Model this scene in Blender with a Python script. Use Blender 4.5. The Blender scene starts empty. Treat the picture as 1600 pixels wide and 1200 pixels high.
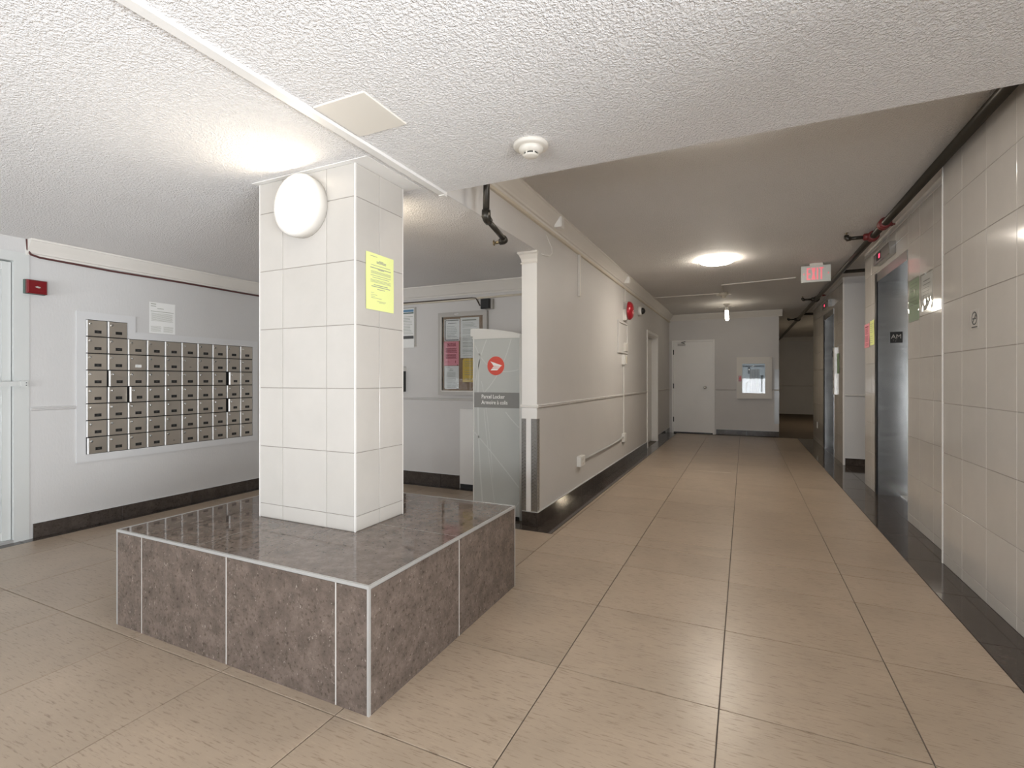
import bpy, bmesh, math, random
from mathutils import Vector, Matrix
random.seed(7)
SC = bpy.context.scene
COL = SC.collection

# ------------------------------------------------------------------ camera
EYE = 1.22
FPX = 775.0
YAW = math.radians(25.1)
cam_d = bpy.data.cameras.new('camera')
cam_d.sensor_width = 36.0
cam_d.lens = FPX / 1600.0 * 36.0
cam_d.shift_y = -8.0 / 1600.0
cam_d.clip_start = 0.02
cam = bpy.data.objects.new('camera', cam_d)
cam.location = (0, 0, EYE)
cam.rotation_euler = (math.pi / 2, 0, YAW)
COL.objects.link(cam)
SC.camera = cam

# ------------------------------------------------------------------ world, daylight, exposure
world = bpy.data.worlds.new('world')
SC.world = world
world.use_nodes = True
wn = world.node_tree.nodes
wn['Background'].inputs[0].default_value = (0.80, 0.90, 1.0, 1)
wn['Background'].inputs[1].default_value = 1.2

def area(name, loc, rot, sx, sy, power, col):
    l = bpy.data.lights.new(name, 'AREA')
    l.shape = 'RECTANGLE'; l.size = sx; l.size_y = sy
    l.energy = power; l.color = col
    o = bpy.data.objects.new(name, l)
    o.location = loc; o.rotation_euler = rot
    COL.objects.link(o)
    return o
# added lamp for daylight through assumed entrance glazing, tilted up to brighten the ceiling
area('added_daylight_entrance', (-1.6, -4.05, 0.75), (math.radians(140), 0, 0), 5.4, 1.5, 265, (0.960, 0.972, 1.0))
area('added_daylight_side', (2.2, -0.85, 0.75), (math.radians(140), 0, math.radians(90)), 4.2, 1.5, 400, (0.960, 0.972, 1.0))  # added side light to brighten column, pedestal and corridor wall
area('daylight_vestibule', (-6.5, -3.55, 1.3), (math.radians(90), 0, 0), 2.6, 2.2, 45, (0.86, 0.95, 1.0))

vs = SC.view_settings
vs.view_transform = 'Standard'
vs.look = 'None'
vs.gamma = 1.0
vs.use_curve_mapping = False
vs.exposure = 0.38
SC.cycles.max_bounces = 16
SC.cycles.diffuse_bounces = 8

# ------------------------------------------------------------------ materials
def new_mat(name):
    m = bpy.data.materials.new(name)
    m.use_nodes = True
    nt = m.node_tree
    b = nt.nodes['Principled BSDF']
    return m, nt, b

def N(nt, typ, **kw):
    n = nt.nodes.new(typ)
    for k, v in kw.items():
        setattr(n, k, v)
    return n

def simple(name, col, rough=0.5, metal=0.0, emit=0.0, ecol=None, spec=0.5):
    m, nt, b = new_mat(name)
    b.inputs['Base Color'].default_value = (*col, 1)
    b.inputs['Roughness'].default_value = rough
    b.inputs['Metallic'].default_value = metal
    b.inputs['Specular IOR Level'].default_value = spec
    if emit:
        b.inputs['Emission Color'].default_value = (*(ecol or col), 1)
        b.inputs['Emission Strength'].default_value = emit
    return m

def coords(nt, scale=(1, 1, 1), rnd=0.0):
    g = N(nt, 'ShaderNodeNewGeometry')
    mp = N(nt, 'ShaderNodeMapping')
    mp.inputs['Scale'].default_value = scale
    nt.links.new(g.outputs['Position'], mp.inputs['Vector'])
    if rnd:
        oi = N(nt, 'ShaderNodeObjectInfo')
        mu = N(nt, 'ShaderNodeMath', operation='MULTIPLY')
        mu.inputs[1].default_value = rnd
        nt.links.new(oi.outputs['Random'], mu.inputs[0])
        nt.links.new(mu.outputs[0], mp.inputs['Location'])
    return mp.outputs[0]

def noise(nt, vec, scale, detail=3, rough=0.55):
    n = N(nt, 'ShaderNodeTexNoise')
    n.inputs['Scale'].default_value = scale
    n.inputs['Detail'].default_value = detail
    n.inputs['Roughness'].default_value = rough
    nt.links.new(vec, n.inputs['Vector'])
    return n.outputs['Fac']

def ramp(nt, fac, stops):
    r = N(nt, 'ShaderNodeValToRGB')
    el = r.color_ramp.elements
    while len(el) < len(stops):
        el.new(0.5)
    for e, (p, c) in zip(el, stops):
        e.position = p
        e.color = (*c, 1) if len(c) == 3 else c
    nt.links.new(fac, r.inputs[0])
    return r.outputs[0]

def mix(nt, fac, a, b, blend='MIX'):
    n = N(nt, 'ShaderNodeMix', data_type='RGBA', blend_type=blend)
    if isinstance(fac, (int, float)):
        n.inputs[0].default_value = fac
    else:
        nt.links.new(fac, n.inputs[0])
    for i, v in ((6, a), (7, b)):
        if isinstance(v, tuple):
            n.inputs[i].default_value = (*v, 1)
        else:
            nt.links.new(v, n.inputs[i])
    return n.outputs[2]

def bump(nt, b, h, strength, dist):
    n = N(nt, 'ShaderNodeBump')
    n.inputs['Strength'].default_value = strength
    n.inputs['Distance'].default_value = dist
    nt.links.new(h, n.inputs['Height'])
    nt.links.new(n.outputs[0], b.inputs['Normal'])

def stipple(name, col, scale, strength, dist):
    m, nt, b = new_mat(name)
    v = coords(nt)
    n1 = noise(nt, v, scale, 2, 0.6)
    h = ramp(nt, n1, [(0.40, (0, 0, 0)), (0.66, (1, 1, 1))])
    n2 = noise(nt, v, 1.3, 2)
    c = ramp(nt, n2, [(0.3, tuple(x * 0.97 for x in col)), (0.7, col)])
    nt.links.new(c, b.inputs['Base Color'])
    b.inputs['Roughness'].default_value = 0.75
    bump(nt, b, h, strength, dist)
    return m

def painted(name, col, bscale=70, bstr=0.25, rough=0.55):
    m, nt, b = new_mat(name)
    v = coords(nt)
    n2 = noise(nt, v, 2.2, 3)
    c = ramp(nt, n2, [(0.3, tuple(x * 0.965 for x in col)), (0.7, col)])
    nt.links.new(c, b.inputs['Base Color'])
    b.inputs['Roughness'].default_value = rough
    v2 = coords(nt, (1, 1, 0.45))
    bump(nt, b, noise(nt, v2, bscale, 3), bstr, 0.004)
    return m

def tile_mat(name, col, rough=0.09):
    m, nt, b = new_mat(name)
    v = coords(nt, rnd=30)
    n1 = noise(nt, v, 5, 5, 0.6)
    c = ramp(nt, n1, [(0.3, tuple(x * 0.94 for x in col)), (0.7, col)])
    oi = N(nt, 'ShaderNodeObjectInfo')
    t = ramp(nt, oi.outputs['Random'], [(0, (0.955, 0.955, 0.95)), (1, (1, 1, 1))])
    nt.links.new(mix(nt, 1.0, c, t, 'MULTIPLY'), b.inputs['Base Color'])
    b.inputs['Roughness'].default_value = rough
    b.inputs['Specular IOR Level'].default_value = 0.5
    bump(nt, b, noise(nt, v, 3.0, 1), 0.03, 0.02)
    return m

def floor_mat(name, col, rough):
    m, nt, b = new_mat(name)
    v = coords(nt, (1, 1, 1), rnd=40)
    vs_ = coords(nt, (15, 130, 15), rnd=40)
    n1 = noise(nt, v, 2.4, 4, 0.6)
    base = ramp(nt, n1, [(0.3, tuple(x * 0.88 for x in col)), (0.7, tuple(x * 1.05 for x in col))])
    st = noise(nt, vs_, 1.0, 4, 0.7)
    dark = ramp(nt, st, [(0.33, (0.58, 0.54, 0.50)), (0.45, (1, 1, 1)), (0.60, (1, 1, 1)), (0.72, (1.14, 1.14, 1.12))])
    c = mix(nt, 0.85, base, dark, 'MULTIPLY')
    oi = N(nt, 'ShaderNodeObjectInfo')
    t = ramp(nt, oi.outputs['Random'], [(0, (0.94, 0.935, 0.93)), (1, (1, 1, 1))])
    nt.links.new(mix(nt, 1.0, c, t, 'MULTIPLY'), b.inputs['Base Color'])
    b.inputs['Roughness'].default_value = rough
    b.inputs['Specular IOR Level'].default_value = 0.42
    bump(nt, b, st, 0.06, 0.003)
    return m

def stone_mat(name, col, fleck, rough):
    m, nt, b = new_mat(name)
    v = coords(nt, rnd=25)
    n1 = noise(nt, v, 14, 6, 0.72)
    base = ramp(nt, n1, [(0.32, tuple(x * 0.68 for x in col)), (0.5, col), (0.68, tuple(x * 1.4 for x in col))])
    n2 = noise(nt, coords(nt, (1, 1, .55), rnd=25), 95, 4, 0.75)
    fl_ = ramp(nt, n2, [(0.62, (0, 0, 0)), (0.72, (.8, .8, .8))])
    n3 = noise(nt, v, 60, 3, 0.6)
    dk = ramp(nt, n3, [(0.32, (0.55, 0.53, 0.5)), (0.45, (1, 1, 1))])
    c = mix(nt, 1.0, base, dk, 'MULTIPLY')
    c = mix(nt, fl_, c, fleck)
    nt.links.new(c, b.inputs['Base Color'])
    b.inputs['Roughness'].default_value = rough
    return m

def steel_mat(name, col, rough, horiz=True, wav=0.0):
    m, nt, b = new_mat(name)
    v = coords(nt, (1, 1, 6) if horiz else (60, 60, 2))
    n = noise(nt, v, 3, 3)
    c = ramp(nt, n, [(0.3, tuple(x * 0.96 for x in col)), (0.7, col)])
    nt.links.new(c, b.inputs['Base Color'])
    b.inputs['Metallic'].default_value = 1
    r = ramp(nt, n, [(0.3, (rough * 0.92,) * 3), (0.7, (rough * 1.08,) * 3)])
    nt.links.new(r, b.inputs['Roughness'])
    if wav:
        bump(nt, b, noise(nt, coords(nt, (1.5, 1.5, 1.5)), 1.5, 1), wav, 0.05)
    return m

def glass_mat(name, tint=(0.965, 0.97, 0.97), ior=1.5, refl=1.0):
    m = bpy.data.materials.new(name); m.use_nodes = True
    nt = m.node_tree; nt.nodes.clear()
    out = N(nt, 'ShaderNodeOutputMaterial')
    tr = N(nt, 'ShaderNodeBsdfTransparent'); tr.inputs[0].default_value = (*tint, 1)
    gs = N(nt, 'ShaderNodeBsdfGlossy'); gs.inputs['Roughness'].default_value = 0.02
    fr = N(nt, 'ShaderNodeFresnel'); fr.inputs[0].default_value = ior
    mx = N(nt, 'ShaderNodeMixShader')
    mu = N(nt, 'ShaderNodeMath', operation='MULTIPLY'); mu.inputs[1].default_value = refl
    nt.links.new(fr.outputs[0], mu.inputs[0]); nt.links.new(mu.outputs[0], mx.inputs[0])
    nt.links.new(tr.outputs[0], mx.inputs[1]); nt.links.new(gs.outputs[0], mx.inputs[2])
    nt.links.new(mx.outputs[0], out.inputs[0])
    return m

M = {}
M['ceil'] = stipple('stippled_ceiling_white', (0.875, 0.86, 0.85), 105, 0.75, 0.008)
M['ceil_corr'] = stipple('stippled_ceiling_corridor', (0.85, 0.825, 0.79), 100, 0.9, 0.008)
M['wall'] = painted('painted_wall_grey', (0.60, 0.592, 0.582))
M['wall_warm'] = painted('painted_wall_beige_grey', (0.635, 0.617, 0.597), 40, 0.22)
M['white'] = painted('painted_white', (0.84, 0.825, 0.795), 30, 0.05, 0.4)
M['trim'] = painted('painted_trim_cream', (0.74, 0.71, 0.66), 30, 0.05, 0.45)
M['trimgrey'] = painted('painted_trim_grey', (0.63, 0.63, 0.63), 30, 0.05, 0.45)
M['tile'] = tile_mat('wall_tile_beige', (0.550, 0.520, 0.480))
M['grout_wall'] = simple('wall_grout', (0.30, 0.275, 0.245), 0.9)
M['grout_white'] = simple('pale_corner_trim', (0.74, 0.72, 0.69), 0.4)
M['floor'] = floor_mat('floor_tile_beige', (0.425, 0.337, 0.253), 0.30)
M['grout_floor'] = simple('floor_grout', (0.15, 0.13, 0.115), 0.85)
M['stone'] = stone_mat('polished_brown_tile', (0.125, 0.097, 0.081), (0.50, 0.44, 0.38), 0.18)
M['stone_top'] = stone_mat('polished_brown_tile_top_lit', (0.165, 0.130, 0.110), (0.23, 0.195, 0.17), 0.04)  # lighter than the sides: reflected ceiling and column put into the colour
M['stone_top'].node_tree.nodes['Principled BSDF'].inputs['IOR'].default_value = 1.62
M['dark'] = stone_mat('dark_border_tile', (0.062, 0.050, 0.043), (0.11, 0.095, 0.08), 0.08)
M['grout_ped'] = simple('pedestal_grout', (0.60, 0.58, 0.55), 0.8)
M['alu'] = simple('aluminium_edge_trim', (0.56, 0.56, 0.55), 0.38, 0.55)
M['alu_frame'] = simple('painted_aluminium_frame', (0.62, 0.635, 0.62), 0.4, 0.1)
M['steel'] = steel_mat('brushed_stainless', (0.50, 0.50, 0.495), 0.24, True, 0.0)
M['steel_dk'] = simple('dark_steel_reveal', (0.03, 0.03, 0.03), 0.3, 0.6)
M['mailbox'] = steel_mat('mailbox_brushed_metal', (0.56, 0.51, 0.445), 0.36, True, 0.5)
M['mailbox'].node_tree.nodes['Principled BSDF'].inputs['Metallic'].default_value = 0.75
M['mail_lip'] = simple('mailbox_edge_highlight', (0.92, 0.92, 0.91), 0.3, 0.25)  # light caught by the bent door lips put into a paler colour
M['chrome'] = simple('chrome', (0.75, 0.75, 0.74), 0.12, 1)
M['black'] = simple('black_plastic', (0.012, 0.012, 0.012), 0.4)
M['label_grey'] = simple('faded_label_print', (0.07, 0.07, 0.065), 0.6)
M['label_white'] = simple('white_label', (0.7, 0.7, 0.68), 0.6)
M['pipe'] = simple('dark_iron_pipe', (0.055, 0.05, 0.042), 0.33, 0.65)
M['red_paint'] = simple('red_pipe_fitting', (0.16, 0.02, 0.02), 0.45)
M['red'] = simple('red_enamel', (0.33, 0.012, 0.022), 0.28)
M['red_dk'] = simple('dark_red_plastic', (0.17, 0.006, 0.010), 0.25)
M['green_dk'] = simple('dark_green_box', (0.05, 0.10, 0.08), 0.4)
M['cable_red'] = simple('maroon_cable', (0.09, 0.03, 0.028), 0.5)
M['cable_brown'] = simple('brown_cable', (0.06, 0.04, 0.03), 0.5)
M['cream_pipe'] = simple('cream_painted_conduit', (0.66, 0.60, 0.49), 0.45)
M['cond_grey'] = simple('grey_conduit', (0.52, 0.52, 0.51), 0.4, 0.2)
M['paper'] = simple('white_paper', (0.80, 0.80, 0.78), 0.8)
M['paper_yellow'] = simple('lime_yellow_paper', (0.78, 0.83, 0.33), 0.8)
M['paper_gold'] = simple('golden_paper', (0.70, 0.50, 0.11), 0.8)
M['paper_pink'] = simple('pink_paper', (0.80, 0.33, 0.38), 0.8)
M['paper_green'] = simple('green_paper', (0.32, 0.45, 0.28), 0.8)
M['ink'] = simple('printed_ink', (0.10, 0.10, 0.10), 0.8)
M['ink_soft'] = simple('faint_ink', (0.33, 0.34, 0.28), 0.8)
M['ink_red'] = simple('red_brown_ink', (0.30, 0.06, 0.08), 0.8)
M['blue_print'] = simple('blue_print', (0.12, 0.25, 0.40), 0.7)
M['cork'] = painted('cork', (0.30, 0.20, 0.12), 120, 0.4, 0.9)
M['frame_silver'] = simple('silver_grey_wood_frame', (0.47, 0.45, 0.42), 0.4, 0.2)
M['kiosk'] = simple('parcel_locker_face', (0.50, 0.52, 0.50), 0.30)
M['kiosk_rim'] = simple('parcel_locker_rim', (0.70, 0.70, 0.67), 0.3)
M['kiosk_line'] = simple('parcel_locker_swirl', (0.60, 0.62, 0.60), 0.3)
M['kiosk_band'] = simple('parcel_locker_band', (0.245, 0.245, 0.235), 0.4)
M['logo_red'] = simple('logo_red', (0.72, 0.09, 0.06), 0.4)
M['logo_white'] = simple('logo_white', (0.9, 0.9, 0.88), 0.4)
M['plate'] = simple('tread_plate_metal', (0.34, 0.33, 0.31), 0.35, 0.7)
M['plate_hi'] = simple('tread_plate_lug', (0.62, 0.61, 0.58), 0.25, 0.9)
M['lamp_white'] = simple('lamp_rim_white', (0.70, 0.67, 0.62), 0.4)
M['lamp_col'] = simple('column_lamp_diffuser', (0.9, 0.9, 0.88), 0.5, 0, 11.0, (1.0, 0.86, 0.66))
M['lamp_dome'] = simple('dome_lamp_diffuser', (0.9, 0.9, 0.88), 0.5, 0, 60.0, (1.0, 0.91, 0.79))
M['lamp_lobby'] = simple('lobby_lamp_diffuser', (0.9, 0.9, 0.88), 0.5, 0, 180.0, (1.0, 0.92, 0.82))
M['lamp_fill'] = simple('fill_lamp_diffuser', (0.9, 0.9, 0.88), 0.5, 0, 30.0, (1.0, 0.93, 0.84))  # glow of the added corridor fill lamp
M['lamp_tube'] = simple('tube_lamp_glow', (0.9, 0.9, 0.88), 0.5, 0, 30.0, (1.0, 0.90, 0.75))
M['exit_face'] = simple('exit_sign_face', (0.58, 0.60, 0.58), 0.4)
M['exit_red'] = simple('exit_sign_letters', (0.75, 0.22, 0.25), 0.4, 0, 0.35, (1, 0.20, 0.24))
M['led_red'] = simple('red_led', (0.6, 0.02, 0.05), 0.4, 0, 2.2, (1, 0.05, 0.12))
M['glass'] = glass_mat('clear_glass')
M['sleeve'] = glass_mat('clear_plastic_sleeve', (0.97, 0.98, 0.97), 1.4, 0.5)
M['carpet'] = painted('dark_brown_carpet', (0.10, 0.075, 0.055), 150, 0.4, 0.95)
M['hose'] = painted('white_canvas_hose', (0.50, 0.50, 0.49), 60, 0.3, 0.8)
M['cab_in'] = simple('cabinet_inside_grey', (0.30, 0.34, 0.36), 0.35, 0.3)
M['smoke'] = simple('ivory_plastic', (0.76, 0.72, 0.65), 0.45)
M['ivory'] = simple('ivory_outlet_box', (0.78, 0.77, 0.73), 0.4)
M['guard'] = simple('clear_corner_guard', (0.60, 0.64, 0.68), 0.1)
M['brass'] = simple('brass', (0.35, 0.28, 0.17), 0.3, 0.9)

# ------------------------------------------------------------------ helpers
WPOS = {}

def link(o, parent, wloc):
    COL.objects.link(o)
    wloc = Vector(wloc)
    if parent is not None:
        o.parent = parent
        o.location = wloc - WPOS[parent.name]
    else:
        o.location = wloc
    WPOS[o.name] = wloc

def tag(o, label=None, cat=None, group=None, kind=None):
    if label: o['label'] = label
    if cat: o['category'] = cat
    if group: o['group'] = group
    if kind: o['kind'] = kind
    return o

def thing(name, loc, label, cat, group=None, kind=None):
    o = bpy.data.objects.new(name, None)
    o.empty_display_size = 0.1
    link(o, None, loc)
    return tag(o, label, cat, group, kind)

def obj(name, bm, m, parent=None, smooth=False, origin=None):
    """bm holds world coordinates; the object gets its own origin."""
    bmesh.ops.recalc_face_normals(bm, faces=bm.faces)
    xs = [v.co for v in bm.verts]
    if origin is None:
        mn = [min(c[i] for c in xs) for i in range(3)]
        mx = [max(c[i] for c in xs) for i in range(3)]
        origin = Vector(((mn[0] + mx[0]) / 2, (mn[1] + mx[1]) / 2, mn[2]))
    origin = Vector(origin)
    for v in bm.verts:
        v.co -= origin
    me = bpy.data.meshes.new(name)
    if smooth:
        for f in bm.faces:
            f.smooth = True
    bm.to_mesh(me); bm.free()
    me.materials.append(m)
    o = bpy.data.objects.new(name, me)
    link(o, parent, origin)
    return o

class Face:
    """local frame on a wall: a = right as one looks at it, b = up, c = out of the wall"""
    def __init__(s, o, right, normal):
        s.o = Vector(o); s.r = Vector(right); s.n = Vector(normal); s.u = Vector((0, 0, 1))
    def __call__(s, a, b, c=0.0):
        return s.o + s.r * a + s.u * b + s.n * c
class Down(Face):
    """frame on a ceiling: a = +X, b = +Y, c = downwards"""
    def __init__(s, o):
        s.o = Vector(o); s.r = Vector((1, 0, 0)); s.u = Vector((0, 1, 0)); s.n = Vector((0, 0, -1))
class Up(Face):
    def __init__(s, o):
        s.o = Vector(o); s.r = Vector((1, 0, 0)); s.u = Vector((0, 1, 0)); s.n = Vector((0, 0, 1))

def faceY(y): return Face((0, y, 0), (1, 0, 0), (0, -1, 0))       # wall facing the camera side
def faceXp(x): return Face((x, 0, 0), (0, 1, 0), (1, 0, 0))       # left-hand walls: a = y
def faceXn(x): return Face((x, 0, 0), (0, 1, 0), (-1, 0, 0))      # right-hand walls: a = y too
WORLD = Face((0, 0, 0), (1, 0, 0), (0, -1, 0))

def bx(bm, x0, x1, y0, y1, z0, z1):
    vs_ = [bm.verts.new((x, y, z)) for x in (x0, x1) for y in (y0, y1) for z in (z0, z1)]
    for f in ((0, 1, 3, 2), (4, 6, 7, 5), (0, 4, 5, 1), (2, 3, 7, 6), (0, 2, 6, 4), (1, 5, 7, 3)):
        bm.faces.new([vs_[i] for i in f])

def lb(bm, T, a0, a1, b0, b1, c0, c1, ch=0.0):
    """box in a local frame; ch chamfers the outer (c1) face edges"""
    if ch <= 0:
        p = [T(a, b, c) for a in (a0, a1) for b in (b0, b1) for c in (c0, c1)]
        v = [bm.verts.new(q) for q in p]
        for f in ((0, 1, 3, 2), (4, 6, 7, 5), (0, 4, 5, 1), (2, 3, 7, 6), (0, 2, 6, 4), (1, 5, 7, 3)):
            bm.faces.new([v[i] for i in f])
        return
    def ring(d, c): return [bm.verts.new(T(a, b, c)) for a, b in ((a0 + d, b0 + d), (a1 - d, b0 + d), (a1 - d, b1 - d), (a0 + d, b1 - d))]
    r0, r1, r2 = ring(0, c0), ring(0, c1 - ch), ring(ch, c1)
    bm.faces.new(r0); bm.faces.new(r2)
    for p, q in ((r0, r1), (r1, r2)):
        for i in range(4):
            bm.faces.new((p[i], p[(i + 1) % 4], q[(i + 1) % 4], q[i]))

def box(name, T, a0, a1, b0, b1, c0, c1, m, parent=None, ch=0.0):
    bm = bmesh.new()
    lb(bm, T, a0, a1, b0, b1, c0, c1, ch)
    return obj(name, bm, m, parent)

def wbox(name, x0, x1, y0, y1, z0, z1, m, parent=None):
    bm = bmesh.new(); bx(bm, x0, x1, y0, y1, z0, z1)
    return obj(name, bm, m, parent)

def tube(bm, pts, r, seg=10, caps=True):
    pts = [Vector(p) for p in pts]
    rings = []
    prev = None
    for i, p in enumerate(pts):
        d = (pts[min(i + 1, len(pts) - 1)] - pts[max(i - 1, 0)]).normalized()
        if prev is None:
            up = Vector((0, 0, 1)) if abs(d.z) < 0.9 else Vector((1, 0, 0))
        else:
            up = prev
        s = d.cross(up).normalized(); up = s.cross(d).normalized(); prev = up
        rr = r[i] if isinstance(r, (list, tuple)) else r
        rings.append([bm.verts.new(p + (s * math.cos(t) + up * math.sin(t)) * rr) for t in [2 * math.pi * k / seg for k in range(seg)]])
    for a, b in zip(rings, rings[1:]):
        for k in range(seg):
            bm.faces.new((a[k], a[(k + 1) % seg], b[(k + 1) % seg], b[k]))
    if caps:
        bm.faces.new(rings[0]); bm.faces.new(rings[-1])

def pipe(name, pts, r, m, parent=None, seg=10):
    bm = bmesh.new(); tube(bm, pts, r, seg)
    return obj(name, bm, m, parent, smooth=True)

def lathe(bm, c, axis, prof, seg=32):
    """prof: (radius, distance along axis) pairs, closed at both ends"""
    c = Vector(c); ax = Vector(axis).normalized()
    up = Vector((0, 0, 1)) if abs(ax.z) < 0.9 else Vector((1, 0, 0))
    s = ax.cross(up).normalized(); t = s.cross(ax)
    rings = []
    for r, h in prof:
        if r < 1e-6:
            rings.append([bm.verts.new(c + ax * h)])
        else:
            rings.append([bm.verts.new(c + ax * h + (s * math.cos(2 * math.pi * k / seg) + t * math.sin(2 * math.pi * k / seg)) * r) for k in range(seg)])
    for a, b in zip(rings, rings[1:]):
        for k in range(seg):
            k2 = (k + 1) % seg
            if len(a) == 1 and len(b) == 1: continue
            if len(a) == 1: bm.faces.new((a[0], b[k], b[k2]))
            elif len(b) == 1: bm.faces.new((a[k], a[k2], b[0]))
            else: bm.faces.new((a[k], a[k2], b[k2], b[k]))
    if len(rings[0]) > 1: bm.faces.new(rings[0])
    if len(rings[-1]) > 1: bm.faces.new(rings[-1])

def turned(name, c, axis, prof, m, parent=None, seg=32, smooth=True):
    bm = bmesh.new(); lathe(bm, c, axis, prof, seg)
    o = obj(name, bm, m, parent)
    if smooth:
        for p in o.data.polygons:
            p.use_smooth = len(p.vertices) <= 4
    return o

def sweep(name, prof, T, a0, a1, m, parent=None):
    """profile (c,b) pulled along a in a local frame"""
    bm = bmesh.new()
    r0 = [bm.verts.new(T(a0, b, c)) for c, b in prof]
    r1 = [bm.verts.new(T(a1, b, c)) for c, b in prof]
    n = len(prof)
    for i in range(n):
        bm.faces.new((r0[i], r0[(i + 1) % n], r1[(i + 1) % n], r1[i]))
    bm.faces.new(r0); bm.faces.new(r1)
    return obj(name, bm, m, parent)

def plate(bm, T, pts, c0, c1):
    """flat polygon in a local frame with thickness"""
    f0 = [bm.verts.new(T(a, b, c0)) for a, b in pts]
    f1 = [bm.verts.new(T(a, b, c1)) for a, b in pts]
    bm.faces.new(f0); bm.faces.new(f1)
    n = len(pts)
    for i in range(n):
        bm.faces.new((f0[i], f0[(i + 1) % n], f1[(i + 1) % n], f1[i]))

def poly(name, T, pts, c0, c1, m, parent=None):
    bm = bmesh.new(); plate(bm, T, pts, c0, c1)
    return obj(name, bm, m, parent)

TM = {}
def tile(name, T, a0, a1, b0, b1, c0, c1, m, parent, ch=0.0015):
    """tile whose mesh is shared by all tiles of its size, facing and finish"""
    key = (round(a1 - a0, 3), round(b1 - b0, 3), round(c1 - c0, 4), tuple(T.n), tuple(T.r), m.name)
    org = T(a0, b0, c0)
    if key not in TM:
        bm = bmesh.new()
        T2 = Face((0, 0, 0), T.r, T.n); T2.u = T.u
        lb(bm, T2, 0, a1 - a0, 0, b1 - b0, 0, c1 - c0, ch)
        bmesh.ops.recalc_face_normals(bm, faces=bm.faces)
        me = bpy.data.meshes.new(name); bm.to_mesh(me); bm.free()
        me.materials.append(m)
        TM[key] = me
    o = bpy.data.objects.new(name, TM[key])
    link(o, parent, org)
    return o

def tiles(T, ajs, bjs, m, parent, th=0.003, gap=0.003, name='tile', c=0.0, skip=None):
    for i in range(len(ajs) - 1):
        for j in range(len(bjs) - 1):
            a0, a1, b0, b1 = ajs[i], ajs[i + 1], bjs[j], bjs[j + 1]
            if skip and skip((a0 + a1) / 2, (b0 + b1) / 2): continue
            if a1 - a0 < 0.012 or b1 - b0 < 0.012: continue
            g = gap / 2
            tile(name, T, a0 + g, a1 - g, b0 + g, b1 - g, c, c + th, m, parent)

def text(name, s, T, a, b, size, m, parent, c=0.001, ext=0.0008, sx=1.0, align='LEFT', bold=0.0):
    cu = bpy.data.curves.new('lettering', 'FONT')
    cu.body = s; cu.size = size; cu.extrude = ext; cu.align_x = align; cu.offset = bold
    cu.resolution_u = 4
    tmp = bpy.data.objects.new('lettering_curve', cu)
    COL.objects.link(tmp)
    bpy.context.view_layer.update()
    me = bpy.data.meshes.new_from_object(tmp.evaluated_get(bpy.context.evaluated_depsgraph_get()))
    bpy.data.objects.remove(tmp); bpy.data.curves.remove(cu)
    bm = bmesh.new(); bm.from_mesh(me); bpy.data.meshes.remove(me)
    for v in bm.verts:
        v.co = T(a + v.co.x * sx, b + v.co.y, c + v.co.z)
    return obj(name, bm, m, parent)

def flip(T):
    """same wall frame with a running the other way (reading direction on right-hand walls)"""
    F = Face(T.o, -T.r, T.n)
    return F

def paper(name, T, a0, b0, w, h, m, label, cat='notice', lines=(), ink='ink', c=0.002, group=None, heads=(), curl=0.0, parent=None):
    """sheet of paper (top-level or part) with printed lines as a child"""
    bm = bmesh.new()
    nx, ny = 6, 8
    g = [[None] * (ny + 1) for _ in range(nx + 1)]
    gb = [[None] * (ny + 1) for _ in range(nx + 1)]
    ph = random.random() * 6
    for i in range(nx + 1):
        for j in range(ny + 1):
            cc = c + curl * (0.5 + 0.5 * math.sin(ph + i * 0.9 + j * 0.7))
            g[i][j] = bm.verts.new(T(a0 + w * i / nx, b0 + h * j / ny, cc + 0.0006))
            gb[i][j] = bm.verts.new(T(a0 + w * i / nx, b0 + h * j / ny, cc))
    for i in range(nx):
        for j in range(ny):
            bm.faces.new((g[i][j], g[i + 1][j], g[i + 1][j + 1], g[i][j + 1]))
            bm.faces.new((gb[i][j], gb[i][j + 1], gb[i + 1][j + 1], gb[i + 1][j]))
    o = obj(name, bm, m, parent, smooth=True)
    if parent is None:
        tag(o, label, cat, group)
    if lines:
        bm = bmesh.new()
        cc = c + curl + 0.0010
        for (p0, p1, q, t) in lines:
            lb(bm, T, a0 + w * p0, a0 + w * p1, b0 + h * q, b0 + h * (q + t), cc, cc + 0.0003)
        obj('printed_text', bm, M[ink], o)
    return o

def textlines(n, top=0.9, bot=0.1, l=0.12, r=0.88, t=0.012, rag=0.25, gapevery=4):
    out = []
    for k in range(n):
        q = top - (top - bot) * k / max(1, n - 1)
        if gapevery and k % (gapevery + 1) == gapevery: continue
        out.append((l, r - random.random() * rag * (r - l), q, t))
    return out

# ------------------------------------------------------------------ dimensions of the place (metres)
XM = -4.93            # wall with the mailboxes
XL, XLb = -1.55, -1.685  # corridor face and mailroom face of the partition
YE = 3.80             # near end of the partition
YBB = 4.78            # bulletin-board wall
YB = 11.75            # end wall of the corridor
XBE = 0.655           # right end of that wall
X1, X2 = 1.19, 1.27   # tiled wall, elevator wall
YS = 4.19             # step between the two
ZC, ZK = 2.28, 2.66   # lobby ceiling, corridor ceiling
YD = 2.39             # edge of the lobby ceiling
YF = -3.2             # assumed entrance front behind the camera, with added glazing
P0X, P0Y, PT = -0.085, 1.985, 0.63   # floor tile grid

def struct(name, boxes, m, label, cat):
    bm = bmesh.new()
    for b in boxes: bx(bm, *b)
    o = obj(name, bm, m)
    return tag(o, label, cat, kind='structure')

def S(o, label, cat):
    return tag(o, label, cat, kind='structure')

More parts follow.
